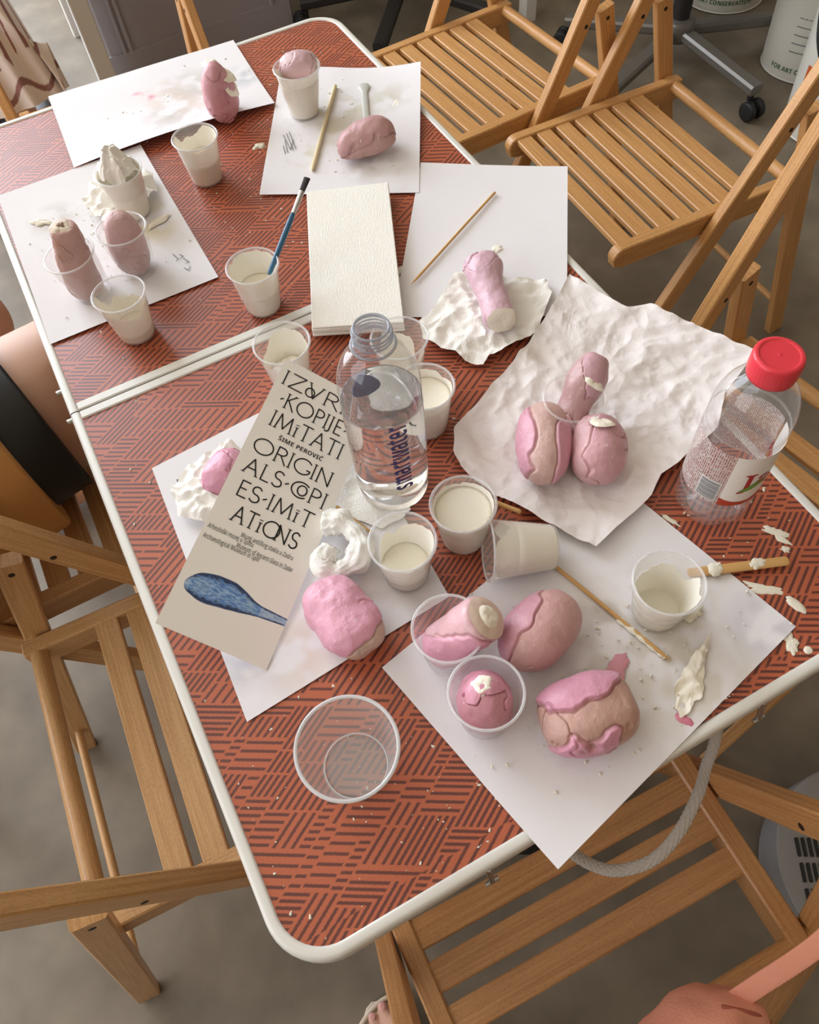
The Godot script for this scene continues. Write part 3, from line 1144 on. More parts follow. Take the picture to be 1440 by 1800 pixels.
# ---------------------------------------------------------------- bottles
func smart_bottle() -> void:
	var t := thing("water_bottle", "open clear plastic bottle half full of water with navy lettering", "bottle", Vector3(0.2575, TT + 0.003, 0.0735))
	var P := smooth2([0.001, 0.006, 0.016, 0.004, 0.026, 0.0, 0.0325, 0.003, 0.0345, 0.010, 0.0352, 0.03, 0.0358, 0.08, 0.0358, 0.135, 0.0356, 0.155, 0.0335, 0.172, 0.0275, 0.186, 0.0205, 0.194, 0.0170, 0.1985, 0.0162, 0.2015], 7)
	obj("bottle_body", lathe(P, 72), M.pet, t)
	var n := []
	for k in 40:
		var y := 0.2015 + 0.0185 * k / 39.0
		var r := 0.0148 + 0.0012 * pow(maxf(0.0, sin((y - 0.2015) * 1050.0)), 2.0)
		if y < 0.2035:
			r = 0.0182
		n.append_array([r, y])
	n.append_array([0.0146, 0.2205, 0.0132, 0.2204, 0.0131, 0.2195, 0.0131, 0.203])
	obj("bottle_neck", lathe(prof(n), 56), M.pet_rim, t)
	for q in [[0.0139, 0.2203, 0.0012], [0.0158, 0.2165, 0.0008], [0.0158, 0.2130, 0.0008], [0.0158, 0.2095, 0.0008], [0.0178, 0.2030, 0.0014]]:
		var ring := PackedVector2Array()
		for k in 9:
			var a := -PI / 2 + TAU * k / 8.0
			ring.append(Vector2(q[0] + cos(a) * q[2], q[1] + sin(a) * q[2] * 0.8))
		obj("neck_ring", lathe(ring, 48), M.pet_ring, t)
	# water up to its level
	var Wt := PackedVector2Array([Vector2(0.0001, 0.0058)])
	for p in P:
		if p.y > 0.003 and p.x > 0.0145 and p.y < 0.138:
			Wt.append(Vector2(p.x + 0.0002, p.y))
	Wt.append(Vector2(0.0358, 0.1378))
	Wt.append(Vector2(0.0350, 0.1376))
	Wt.append(Vector2(0.0001, 0.1375))
	obj("water", lathe(Wt, 72), M.water, t)
	var tm := text_mesh("smartwater", "Droid Sans", 0.0205, 700)
	var bb := tm.get_aabb()
	obj("lettering", wrap_text(tm, 0.0364, deg_to_rad(-8.0), 0.043, false, 0.095 / bb.size.x), M.navy, t)
	# leaf-shaped drop printed on the far side of the bottle
	var drop := grid(20, 12, func(u: float, v: float):
		var hh := v
		var half := 0.0145 * pow(sin(PI * pow(hh, 0.75)), 0.9) * (1.0 if hh < 0.99 else 0.0)
		var a := deg_to_rad(182.0) + (lerpf(-half, half, u) + 0.006 * (hh - 0.5)) / 0.0363
		return Vector3(sin(a) * 0.0354, 0.084 + 0.047 * hh, cos(a) * 0.0354), null, false)
	obj("printed_drop", drop, M.navy, t)

func label_tex() -> ImageTexture:
	# rows of tiny illegible print on a clear film: grey-red ticks
	var w := 256
	var h := 256
	var d := PackedByteArray()
	d.resize(w * h * 3)
	var r := RandomNumberGenerator.new()
	r.seed = 4
	for y in h:
		for x in w:
			var o := (y * w + x) * 3
			var row := x / 11
			var ink: bool = x % 11 < 6 and posmod(hash(Vector2i(row, y / 3)), 10) < 7
			var c := Color8(150, 96, 92) if ink else Color8(222, 214, 210)
			d[o] = int(c.r * 255)
			d[o + 1] = int(c.g * 255)
			d[o + 2] = int(c.b * 255)
	return bytes_tex(w, h, d)

func juice_bottle() -> void:
	var t := thing("capped_bottle", "clear plastic bottle with red cap and white, red and green label", "bottle", Vector3(0.5125, TT + 0.001, 0.2433))
	var R := 0.0343
	var P := smooth2([0.002, 0.012, 0.012, 0.007, 0.022, 0.001, 0.0285, 0.0012, 0.0335, 0.009, R, 0.018, R, 0.034, 0.0334, 0.038, R, 0.042, R, 0.122, 0.0336, 0.126, R, 0.131, 0.0338, 0.145, 0.0305, 0.160, 0.0245, 0.171, 0.0175, 0.179, 0.0150, 0.183, 0.0148, 0.188], 6)
	obj("bottle_body", lathe(P, 80, func(u: float, p: Vector2): return p.x * (1.0 - (0.06 * pow(absf(sin(u * PI * 5.0)), 6.0) if p.y < 0.02 else 0.0))), M.pet, t)
	var foot := obj("bottle_foot", lathe(prof([0.001, 0.014, 0.010, 0.010, 0.020, 0.004, 0.026, 0.004, 0.030, 0.012]), 60, func(u: float, p: Vector2): return p.x * (1.0 - 0.12 * pow(absf(sin(u * PI * 5.0)), 4.0))), M.pet_rim, t)
	foot.position.y = 0.0004
	var cap := PackedVector2Array()
	for q in [[0.0158, 0.184], [0.0188, 0.184], [0.0188, 0.1875], [0.0182, 0.188], [0.0194, 0.1885], [0.0194, 0.2015], [0.0188, 0.2040], [0.0175, 0.2050], [0.0155, 0.2052], [0.0150, 0.2045], [0.0140, 0.2043], [0.0018, 0.2043], [0.0012, 0.2048], [0.0001, 0.2048]]:
		cap.append(Vector2(q[0], q[1]))
	var cm := mat(222, 58, 70, 0.3)
	obj("bottle_cap", lathe(cap, 120, func(u: float, p: Vector2): return p.x * (1.0 + (0.008 * sin(u * TAU * 40) if p.y > 0.1886 and p.y < 0.202 else 0.0))), cm, t)
	var film := clear(0.62, 0.4, Color(1, 1, 1))
	film.albedo_texture = label_tex()
	film.uv1_scale = Vector3(1.4, 1.0, 1)
	var k := (func(u: float): return 0.046)
	var k2 := (func(u: float): return 0.118)
	obj("text_label", wrap_patch(R + 0.0004, deg_to_rad(-152), deg_to_rad(-48), k, k2, 30), film, t)
	obj("back_label", wrap_patch(R + 0.0003, deg_to_rad(70), deg_to_rad(160), k, k2, 30), film, t)
	var wm := mat(236, 230, 222, 0.4)
	obj("white_label", wrap_patch(R + 0.0005, deg_to_rad(-48), deg_to_rad(66), func(u: float): return 0.046 + 0.016 * pow(2.0 * u - 0.6, 2.0) + 0.006, k2, 30), wm, t)
	obj("red_label_band", wrap_patch(R + 0.0004, deg_to_rad(-48), deg_to_rad(66), k, func(u: float): return 0.046 + 0.016 * pow(2.0 * u - 0.6, 2.0) + 0.0062, 30), mat(176, 58, 34, 0.4), t)
	for i in 16:
		var y := 0.0515 + i * 0.00155
		var th: float = [0.0009, 0.0005, 0.0011, 0.0007][i % 4]
		if i == 0:
			obj("barcode_panel", wrap_patch(R + 0.0006, deg_to_rad(-84), deg_to_rad(-52), func(u: float): return 0.05, func(u: float): return 0.0775, 12), mat(206, 204, 198, 0.5), t)
		obj("barcode_bar", wrap_patch(R + 0.0008, deg_to_rad(-82), deg_to_rad(-54), func(u: float): return y, func(u: float): return y + th, 10), M.pencil, t)
	var tm := text_mesh("Jana", "Droid Serif", 0.021, 700)
	obj("lettering", wrap_text(tm, R + 0.0008, deg_to_rad(-27), 0.083, true), mat(170, 30, 40, 0.4), t)
	obj("green_leaf", wrap_patch(R + 0.0008, deg_to_rad(-28), deg_to_rad(14), func(u: float): return 0.069 + 0.012 * u - 0.005 * sin(PI * u), func(u: float): return 0.069 + 0.012 * u + 0.004 * sin(PI * u), 20), mat(96, 150, 48, 0.4), t)

func tub() -> void:
	var t := thing("plastic_tub", "large empty clear plastic tub near the table corner", "tub", Vector3(0.1021, TT + 0.001, 0.3032))
	var P := smooth2([0.0005, 0.0015, 0.022, 0.0012, 0.0245, 0.0, 0.0262, 0.001, 0.0272, 0.004, 0.0330, 0.034, 0.0368, 0.0515, 0.0376, 0.0525, 0.0383, 0.0590, 0.0388, 0.0600], 5)
	obj("tub_wall", lathe(P, 72), M.tub, t)
	var b := obj("tub_base", lathe(prof([0.0001, 0.0024, 0.0235, 0.0024, 0.0252, 0.0032]), 60), clear(0.07, 0.1, Color(0.8, 0.78, 0.75)), t)
	b.position.y = 0.0004
	var Q := PackedVector2Array()
	for k in 13:
		var a := -PI / 2 + TAU * k / 12.0
		Q.append(Vector2(0.0396 + cos(a) * 0.0016, 0.0598 + sin(a) * 0.0014))
	obj("tub_rim", lathe(Q, 72), M.tub_rim, t)
	var Q2 := PackedVector2Array()
	for k in 9:
		var a := -PI / 2 + TAU * k / 8.0
		Q2.append(Vector2(0.0262 + cos(a) * 0.0007, 0.0022 + sin(a) * 0.0007))
	obj("tub_foot_ring", lathe(Q2, 60), M.tub_rim, t)

# ---------------------------------------------------------------- sticks
func stick(called: String, label: String, cat: String, A: Vector3, B: Vector3, r: float, m: Material, point := 0.0) -> Node3D:
	var o := obj(called, tube(spline([A, A.lerp(B, 0.33) + Vector3(0, 0.0003, 0), A.lerp(B, 0.7), B], 6), func(k: float): return r * (1.0 if k < 1.0 - point else maxf(0.12, (1.0 - k) / maxf(point, 0.001))), 12), m)
	tag(o, label, cat)
	return o

func brush() -> void:
	var A := Vector3(0.2548, TT + 0.0525, -0.2205)
	var B := Vector3(0.3425, TT + 0.100, -0.2890)
	var t := thing("paint_brush", "blue handled flat paint brush standing in a plaster cup", "brush", A)
	var D := B - A
	var at := func(k: float): return D * k
	obj("handle", tube(PackedVector3Array([at.call(0.0), at.call(0.03), at.call(0.2), at.call(0.4), at.call(0.55), at.call(0.63)]), func(k: float): return lerpf(0.0024, 0.0033, sin(k * 2.6)) if k > 0 else 0.0018, 14), mat(46, 98, 128, 0.3), t)
	obj("ferrule", tube(PackedVector3Array([at.call(0.62), at.call(0.7), at.call(0.78), at.call(0.86)]), func(k: float): return lerpf(0.0027, 0.0034, k), 14, 0.75), M.steel, t)
	obj("bristles", tube(PackedVector3Array([at.call(0.85), at.call(0.9), at.call(0.95), at.call(1.0)]), func(k: float): return lerpf(0.0034, 0.0042, k), 14, 0.5), mat(40, 34, 34, 0.8), t)

# ---------------------------------------------------------------- office chair base on castors
func castor_base(label: String, hub: Vector3, r: float, a0: float, col: Material) -> void:
	var t := thing("office_chair_base", label, "office chair", hub)
	obj("gas_column", rod_mesh(Vector3(0, 0.08, 0), Vector3(0, 0.42, 0), 0.026), M.dark, t)
	obj("hub", lathe(smooth2([0.0001, 0.075, 0.04, 0.078, 0.046, 0.09, 0.046, 0.12, 0.036, 0.135, 0.0001, 0.138], 5), 36), col, t)
	obj("seat_pan", box_mesh(Vector3(-0.2, 0.42, -0.2), Vector3(0.2, 0.48, 0.2), 0.03), M.black, t)
	for k in 5:
		var a := deg_to_rad(a0 + 72.0 * k)
		var d := Vector3(cos(a), 0, sin(a))
		obj("arm", beam_mesh(d * 0.03 + Vector3(0, 0.1, 0), d * r + Vector3(0, 0.078, 0), 0.042, 0.028, Vector3.UP, 0.006), col, t)
		obj("castor_stem", rod_mesh(d * (r - 0.012) + Vector3(0, 0.045, 0), d * (r - 0.012) + Vector3(0, 0.078, 0), 0.009, 12), M.dark, t)
		var s := Vector3(-d.z, 0, d.x)
		for q in [-1.0, 1.0]:
			obj("castor_wheel", tube(PackedVector3Array([d * (r + 0.006) + s * q * 0.008 + Vector3(0, 0.026, 0), d * (r + 0.006) + s * q * 0.011 + Vector3(0, 0.026, 0), d * (r + 0.006) + s * q * 0.022 + Vector3(0, 0.026, 0), d * (r + 0.006) + s * q * 0.026 + Vector3(0, 0.026, 0)]), func(k: float): return 0.026 if k > 0.1 and k < 0.9 else 0.020, 20), M.black, t)

func bucket(label: String, at: Vector3, turn: float, r: float, h: float, handle: bool) -> void:
	var t := thing("plastic_bucket", label, "bucket", at, turn)
	obj("bucket_body", lathe(smooth2([0.001, 0.004, r * 0.84, 0.002, r * 0.87, 0.008, r * 0.9, 0.03, r * 0.96, h * 0.7, r, h * 0.96, r * 1.03, h * 0.965, r * 1.03, h], 5), 64), mat(226, 224, 214, 0.4), t)
	obj("bucket_lid", lathe(smooth2([r * 1.03, h * 0.955, r * 1.06, h * 0.96, r * 1.06, h, r * 0.97, h * 1.01, r * 0.95, h * 0.985, 0.001, h * 0.985], 4), 64), mat(230, 228, 220, 0.4), t)
	var green := mat(38, 92, 62, 0.5)
	var tm := text_mesh("FOR ART CONSERVATION", "Droid Sans", 0.0125, 700)
	var ts := tm.get_aabb().size.x
	obj("band_lettering", wrap_text(tm, r * 0.905, -ts / (r * 0.905) / 2, 0.033, true), green, t)
	for k in 6:
		var w: float = [0.10, 0.12, 0.08, 0.05, 0.09, 0.07][k]
		obj("small_print", wrap_patch(r * 0.93 + 0.0012, -0.5, -0.5 + w / r, func(u: float): return 0.085 + 0.022 * k, func(u: float): return 0.0875 + 0.022 * k, 8), M.pencil, t)
	for k in 2:
		var c := 0.42 + 0.0
		var y := 0.105 + k * 0.052 - 0.035
		var b := Pb.new()
		var pic := mat(176, 70, 60, 0.5)
		var ring := grid(32, 1, func(u: float, v: float):
			var q := fposmod(u * 4.0, 4.0)
			var e := int(q)
			var cn := [Vector2(0.03, 0), Vector2(0, 0.03), Vector2(-0.03, 0), Vector2(0, -0.03), Vector2(0.03, 0)]
			var p: Vector2 = cn[e].lerp(cn[e + 1], q - e) * lerpf(1.0, 0.84, v)
			var a := c + p.x / r
			return Vector3(sin(a) * (r * 0.945 + 0.0012), y + 0.035 + p.y, cos(a) * (r * 0.945 + 0.0012)), null, false)
		obj("hazard_diamond", ring, pic, t)
		obj("hazard_symbol", wrap_patch(r * 0.945 + 0.001, c - 0.06, c + 0.06, func(u: float): return y + 0.028, func(u: float): return y + 0.042, 6), M.pencil, t)
	if handle:
		obj("orange_label", wrap_patch(r * 0.95 + 0.002, -1.22, -1.05, func(u: float): return 0.09, func(u: float): return 0.19, 8), mat(206, 96, 40, 0.5), t)
		var P := []
		for k in 9:
			var a := PI * k / 8.0
			P.append(Vector3(-cos(a) * (r * 1.06), h * 0.93 - sin(a) * 0.17, r * 0.35 + sin(a) * r * 0.75))
		obj("carry_handle", tube(spline(P, 5), func(k: float): return 0.007, 12), M.black, t)

func _ready() -> void:
	rng.seed = 11
	nz.seed = 3
	nz.frequency = 0.01
	nz.fractal_octaves = 3
	nz2.seed = 8
	nz2.frequency = 0.01
	nz2.fractal_octaves = 2
	# ------------------------------------------------------------ camera, sky, light
	var cam := Camera3D.new()
	cam.name = "camera"
	add_child(cam)
	cam.position = Vector3(0.1053, TT + 0.6605, 0.4815)
	cam.rotation = Vector3(-1.02319, -0.38402, -0.12470)
	cam.fov = 66.35
	cam.near = 0.02
	cam.current = true
	var env := Environment.new()
	env.background_mode = Environment.BG_SKY
	var sky := Sky.new()
	var sm := ProceduralSkyMaterial.new()
	sm.sky_top_color = Color(0.62, 0.74, 0.92)
	sm.sky_horizon_color = Color(0.86, 0.90, 0.95)
	sm.ground_bottom_color = Color(0.45, 0.43, 0.40)
	sm.ground_horizon_color = Color(0.7, 0.7, 0.68)
	sky.sky_material = sm
	env.sky = sky
	env.background_energy_multiplier = 2.4
	env.tonemap_mode = Environment.TONE_MAPPER_LINEAR
	env.tonemap_exposure = 0.9
	env.sdfgi_enabled = true
	env.ssao_enabled = true
	env.ssil_enabled = true
	var we := WorldEnvironment.new()
	we.name = "world_environment"
	we.environment = env
	add_child(we)
	# daylight through the far window and through the window behind the left wall
	for a in [["window_light_far", Vector3(-1.15, 2.03, -3.42), Vector3(0, 0, 1), Vector2(2.7, 3.74), 26.0, Color(0.95, 0.975, 1.0)],
			["window_light_left", Vector3(-2.62, 2.2, -0.3), Vector3(1, 0, 0), Vector2(3.0, 2.2), 5.4, Color(1.0, 0.96, 0.9)]]:
		var l := AreaLight3D.new()
		l.name = a[0]
		add_child(l)
		l.area_size = a[3]
		l.area_normalize_energy = true
		l.light_energy = a[4]
		l.light_color = a[5]
		l.shadow_enabled = true
		l.position = a[1]
		l.basis = Basis.looking_at(a[2])
	materials()
	build_room()
	build_table()
	build_chairs()
	build_background()
	build_papers()
	build_cups()
	build_clay()
	smart_bottle()
	juice_bottle()
	tub()
	build_leaflet()
	build_sticks()
	build_people()
	build_crumbs()

func build_room() -> void:
	var t := 0.12
	struct("floor", box_mesh(Vector3(-2.8, -0.1, -3.6), Vector3(3.6, 0.0, 3.2), 0.001), M.concrete)
	struct("ceiling", box_mesh(Vector3(-2.8, 4.2, -3.6), Vector3(3.6, 4.3, 3.2), 0.001), M.ceiling)
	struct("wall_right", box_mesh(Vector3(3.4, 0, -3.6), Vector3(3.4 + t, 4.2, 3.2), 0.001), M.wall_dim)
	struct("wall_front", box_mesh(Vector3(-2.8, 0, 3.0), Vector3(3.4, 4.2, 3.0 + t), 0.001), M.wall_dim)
	# far wall with its window opening x -2.5..0.2, y 0.12..3.9
	var b := Pb.new()
	for q in [[-2.8, 0.0, -2.5, 4.2], [0.2, 0.0, 3.4, 4.2], [-2.5, 0.0, 0.2, 0.12], [-2.5, 3.9, 0.2, 4.2]]:
		extrude(b, PackedVector2Array([Vector2(q[0], q[1]), Vector2(q[2], q[1]), Vector2(q[2], q[3]), Vector2(q[0], q[3])]), Vector3(0, 0, -3.52), Vector3(1, 0, 0), Vector3.UP, t, 0.0)
	struct("wall_back", b.mesh(), M.wall)
	var f := Pb.new()
	for x in [-2.5, -1.6, -0.7, 0.2]:
		beam(f, Vector3(x, 0.12, -3.46), Vector3(x, 3.9, -3.46), 0.05, 0.05, Vector3.FORWARD)
	for y in [0.12, 2.1, 3.9]:
		beam(f, Vector3(-2.5, y, -3.46), Vector3(0.2, y, -3.46), 0.05, 0.05, Vector3.FORWARD)
	struct("window_1", f.mesh(), M.rim)
	var c := Pb.new()
	# left wall with its window opening z -1.8..1.2, y 1.1..3.3
	for q in [[-3.6, 0.0, -1.8, 4.2], [1.2, 0.0, 3.2, 4.2], [-1.8, 0.0, 1.2, 1.1], [-1.8, 3.3, 1.2, 4.2]]:
		extrude(c, PackedVector2Array([Vector2(q[0], q[1]), Vector2(q[2], q[1]), Vector2(q[2], q[3]), Vector2(q[0], q[3])]), Vector3(-2.68, 0, 0), Vector3(0, 0, 1), Vector3.UP, -t, 0.0)
	struct("wall_left", c.mesh(), M.wall)
	var g := Pb.new()
	for z in [-1.8, -0.3, 1.2]:
		beam(g, Vector3(-2.7, 1.1, z), Vector3(-2.7, 3.3, z), 0.05, 0.05, Vector3.FORWARD)
	for y in [1.1, 3.3]:
		beam(g, Vector3(-2.7, y, -1.8), Vector3(-2.7, y, 1.2), 0.05, 0.05, Vector3.UP)
	struct("window_2", g.mesh(), M.rim)

func build_chairs() -> void:
	var a := make_chair("", M.wood2)
	place_chair(a, true, 0.7722, -0.943, -0.0513, "wooden folding chair at the far end of the table's right side", M.wood2)
	place_chair(a, false, 0.8818, -0.5257, 0.0394, "wooden folding chair whose whole slatted seat shows beside the white paper", M.wood2)
	place_chair(a, false, 0.5715, 0.1861, -0.1538, "wooden folding chair half hidden behind the red capped bottle", M.wood2)
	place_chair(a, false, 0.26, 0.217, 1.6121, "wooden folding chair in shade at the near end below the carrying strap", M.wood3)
	place_chair(a, false, 0.1724, 0.0762, 3.1857, "wooden folding chair on the left with its dowel and two wide slats showing", M.wood)
	place_chair(a, false, -0.035, -0.37, PI, "wooden folding chair under the bare thigh left of the table", M.wood)
	place_chair(a, false, 0.258, -0.965, -PI / 2, "wooden folding chair behind the far table edge beside the grey storage box", M.wood2)

func build_background() -> void:
	# grey storage box under the white table
	var t := thing("storage_box", "dark grey plastic storage box on the floor behind the table", "box", Vector3(0.66, 0, -2.33))
	var g := mat(158, 150, 152, 0.6)
	obj("box_body", box_mesh(Vector3(-0.30, 0.0, -0.2), Vector3(0.305, 0.42, 0.2), 0.012), g, t)
	obj("base_lip", box_mesh(Vector3(-0.305, 0.0, -0.205), Vector3(0.311, 0.095, 0.207), 0.006), g, t)
	obj("box_lid", box_mesh(Vector3(-0.31, 0.42, -0.21), Vector3(0.315, 0.45, 0.21), 0.01), g, t)
	for x in [-0.25, -0.23, 0.24]:
		obj("rib", box_mesh(Vector3(x, 0.09, 0.198), Vector3(x + 0.012, 0.42, 0.208), 0.003), g, t)
	var w := thing("white_table", "white table on square legs beyond the far table edge", "table", Vector3(0, 0, 0))
	var wm := mat(232, 230, 222, 0.4)
	obj("tabletop", box_mesh(Vector3(0.28, 0.72, -2.72), Vector3(1.66, 0.75, -1.98), 0.004), wm, w)
	for q in [[0.327, -2.02, 0.05], [0.335, -2.53, 0.03], [1.62, -1.735, 0.042], [1.62, -2.53, 0.03]]:
		obj("leg", box_mesh(Vector3(q[0] - q[2] / 2, 0, q[1] - q[2] / 2), Vector3(q[0] + q[2] / 2, 0.72, q[1] + q[2] / 2), 0.003), wm, w)
	castor_base("grey office chair base with castors at the upper right", Vector3(1.83, 0, -1.275), 0.33, 88.0, mat(120, 116, 110, 0.35, 0.4))
	castor_base("dark office chair base with castors behind the far right folding chair", Vector3(1.30, 0, -1.98), 0.33, 58.0, M.dark)
	bucket("white plastic bucket with hazard diamonds and green lettering, upper right", Vector3(2.145, 0, -1.065), -0.80, 0.13, 0.36, false)
	bucket("white plastic bucket with a black handle and orange label", Vector3(1.99, 0, -0.80), -0.62, 0.13, 0.36, true)
	bucket("white plastic bucket farthest back at the top edge of the photo", Vector3(2.21, 0, -1.50), -0.85, 0.14, 0.34, false)
	# round vented appliance on the floor
	var v := thing("vented_appliance", "grey round appliance with slotted vents on the floor, lower right", "appliance", Vector3(0.705, 0, 0.635), deg_to_rad(-30.0))
	var gm := mat(150, 148, 146, 0.5)
	obj("housing", lathe(smooth2([0.001, 0.0, 0.13, 0.0, 0.145, 0.01, 0.148, 0.05, 0.144, 0.08, 0.132, 0.09, 0.001, 0.0915], 5), 56), gm, v)
	for r in 3:
		for k in 9:
			var x := -0.117 + k * 0.0088
			obj("vent_slot", box_mesh(Vector3(x, 0.084, -0.036 + r * 0.034), Vector3(x + 0.0046, 0.0935, -0.036 + r * 0.034 + 0.026), 0.0008), M.black, v)
	# black bag on the floor under the near chair
	var bag := obj("black_bag", crumple_mesh([Vector2(0.24, 0.24), Vector2(0.36, 0.22), Vector2(0.47, 0.2), Vector2(0.5, 0.3), Vector2(0.44, 0.38), Vector2(0.34, 0.4), Vector2(0.25, 0.36)], Vector2(0.37, 0.3), 0.02, 700, 4, 20, func(p: Vector2, k: float): return 0.12 * sqrt(maxf(0.0, 1.0 - k * k))), M.black)
	tag(bag, "black bag on the floor under the shaded chair", "bag")
	# coral shoulder bag hanging behind the near chair
	var c := thing("shoulder_bag", "coral pink cloth bag with a ribbed strap, lower right corner", "bag", Vector3(0.268, TT - 0.205, 0.614))
	var cm := mat(226, 152, 126, 0.8)
	cm.heightmap_enabled = true
	cm.heightmap_texture = bump_tex(256, 0.08)
	cm.heightmap_scale = 0.05
	cm.uv1_triplanar = true
	cm.uv1_scale = Vector3(12, 12, 12)
	obj("pouch", grid(60, 36, func(u: float, v2: float):
		var th: float = PI * v2
		var a: float = u * TAU
		var d := Vector3(sin(th) * cos(-a), -cos(th), sin(th) * sin(-a))
		var q := Vector3(d.x * 0.066, d.y * 0.07, d.z * 0.04)
		return q * (1.0 + 0.3 * nz.get_noise_3d(q.x * 700, q.y * 700, q.z * 700))), cm, c)
	obj("strap", tube(spline([Vector3(0.036, 0.030, -0.012), Vector3(0.046, 0.045, -0.0136), Vector3(0.065, 0.055, -0.0146), Vector3(0.094, 0.07, -0.016), Vector3(0.118, 0.085, -0.019), Vector3(0.150, 0.105, -0.027), Vector3(0.2, 0.13, -0.045)], 20), func(k: float): return 0.0085, 16, 0.2, Vector3.UP, func(u: float, k: float): return 1.0 + 0.04 * sin(k * 420.0)), cm, c)
	obj("flap_seam", tube(spline([Vector3(0.02, 0.06, -0.018), Vector3(0.042, 0.052, 0.0), Vector3(0.056, 0.03, 0.015)], 8), func(k: float): return 0.0016, 8), mat(170, 92, 72, 0.8), c)

func P2(a: Array) -> Array:
	return L2(a)

func build_papers() -> void:
	var pink := [214, 140, 160]
	var cream := [214, 204, 180]
	var grey := [196, 192, 196]
	# far-left sheet, its near edge lifted off the table
	paper("white sheet overhanging the far table edge with powder and pink smears", [Vector2(0.1274, -0.8242), Vector2(0.4262, -0.806), Vector2(0.4124, -0.6004), Vector2(0.1141, -0.618)], TT + 0.0024, 1,
		func(u: float, v: float): return 0.012 * pow(maxf(0.0, 1.0 - v * 1.6), 2.0) * (0.4 + 0.6 * sin(PI * u)),
		[[0.30, -0.70, 0.07, 226, 208, 196, 0.8], [0.247, -0.745, 0.012, 226, 150, 170, 1.0], [0.262, -0.728, 0.010, 226, 150, 170, 1.0], [0.27, -0.655, 0.05, 190, 184, 178, 0.5], [0.40, -0.70, 0.04, 200, 202, 206, 0.8], [0.33, -0.72, 0.06, 208, 204, 200, 0.7]])
	var p2 := paper("white sheet under the wooden stick and the half egg of clay", [Vector2(0.4636, -0.6939), Vector2(0.632, -0.558), Vector2(0.4957, -0.3133), Vector2(0.3149, -0.4254)], TT + 0.0026, 2,
		func(u: float, v: float): return 0.014 * pow(maxf(0.0, (u - 0.45) / 0.55), 2.0) * pow(v, 2.0),
		[[0.50, -0.53, 0.06, 216, 210, 196, 0.8], [0.46, -0.50, 0.05, 212, 204, 186, 0.7], [0.56, -0.52, 0.04, 214, 210, 200, 0.8], [0.47, -0.40, 0.05, 206, 200, 196, 0.7], [0.40, -0.47, 0.03, 214, 206, 186, 0.7]])
	obj("handwriting", stroke_mesh([P2([0.394, -0.528, 0.389, -0.49]), P2([0.399, -0.528, 0.392, -0.487]), P2([0.404, -0.53, 0.396, -0.488]), P2([0.389, -0.49, 0.402, -0.51]), P2([0.384, -0.505, 0.379, -0.485]), P2([0.391, -0.515, 0.383, -0.486])], 0.0005, TT + 0.0044), M.pencil, p2)
	var p3 := paper("white sheet at the left edge under two clay pieces in cups", [Vector2(0.0053, -0.6181), Vector2(0.2114, -0.6177), Vector2(0.2113, -0.3074), Vector2(-0.0018, -0.3084)], TT + 0.0022, 3,
		func(u: float, v: float): return 0.004 * pow(maxf(0.0, v - 0.5) * 2.0, 2.0),
		[[0.16, -0.45, 0.06, 222, 214, 188, 0.9], [0.06, -0.53, 0.04, 206, 200, 192, 0.7], [0.12, -0.40, 0.05, 224, 214, 210, 0.6], [0.10, -0.33, 0.02, 222, 214, 180, 0.9], [0.15, -0.52, 0.06, 228, 222, 202, 0.9]])
	obj("handwriting", stroke_mesh([P2([0.176, -0.377, 0.179, -0.364, 0.175, -0.362]), P2([0.183, -0.372, 0.186, -0.366, 0.181, -0.364]), P2([0.185, -0.362, 0.189, -0.352, 0.184, -0.352]), P2([0.180, -0.345, 0.183, -0.338, 0.188, -0.344])], 0.0005, TT + 0.0041), M.pencil, p3)
	paper("plain white sheet under the skewer and the bone shaped clay", [Vector2(0.5282, -0.3684), Vector2(0.6836, -0.2507), Vector2(0.5328, -0.0286), Vector2(0.3641, -0.1333)], TT + 0.0016, 4,
		func(u: float, v: float): return 0.003 * pow(u, 3.0),
		[[0.52, -0.166, 0.02, 216, 208, 200, 0.5]])
	paper("white sheet at the near right under three clay eggs and the plaster smear", [Vector2(0.4484, 0.1755), Vector2(0.4931, 0.3838), Vector2(0.2031, 0.4480), Vector2(0.1592, 0.2383)], TT + 0.0016, 5,
		func(u: float, v: float): return 0.0035 * pow(maxf(0.0, u - 0.6) / 0.4, 2.0) * (1.0 - v),
		[[0.38, 0.37, 0.08, 216, 208, 196, 0.8], [0.36, 0.30, 0.05, 208, 200, 196, 0.8], [0.17, 0.40, 0.02, 220, 216, 190, 0.8], [0.41, 0.31, 0.05, 214, 206, 190, 0.8], [0.30, 0.34, 0.07, 216, 210, 208, 0.7], [0.47, 0.37, 0.04, 200, 196, 204, 0.8]])
	var p9 := paper("white sheet with pencilled letters under the museum leaflet", [Vector2(0.0476, -0.0747), Vector2(0.2567, -0.0910), Vector2(0.2446, 0.2079), Vector2(0.0355, 0.2242)], TT + 0.0012, 6, null,
		[[0.10, 0.19, 0.05, 224, 208, 196, 0.7], [0.18, 0.16, 0.05, 224, 214, 206, 0.5], [0.06, 0.17, 0.04, 206, 202, 214, 0.6]])
	obj("handwriting", stroke_mesh([P2([0.0665, -0.046, 0.0615, -0.028]), P2([0.0655, -0.046, 0.078, -0.043, 0.076, -0.031, 0.0615, -0.028]), P2([0.0745, -0.020, 0.084, -0.034, 0.084, -0.016]), P2([0.078, -0.025, 0.084, -0.025]), P2([0.089, -0.032, 0.0885, -0.014, 0.097, -0.029])], 0.0006, TT + 0.0033), M.pencil, p9)
	# stack of folded paper towels across the hinge
	var tw := thing("paper_towel_stack", "thick stack of folded cream paper towels lying across the hinge", "paper towels", Vector3(0, TT + 0.0055, 0))
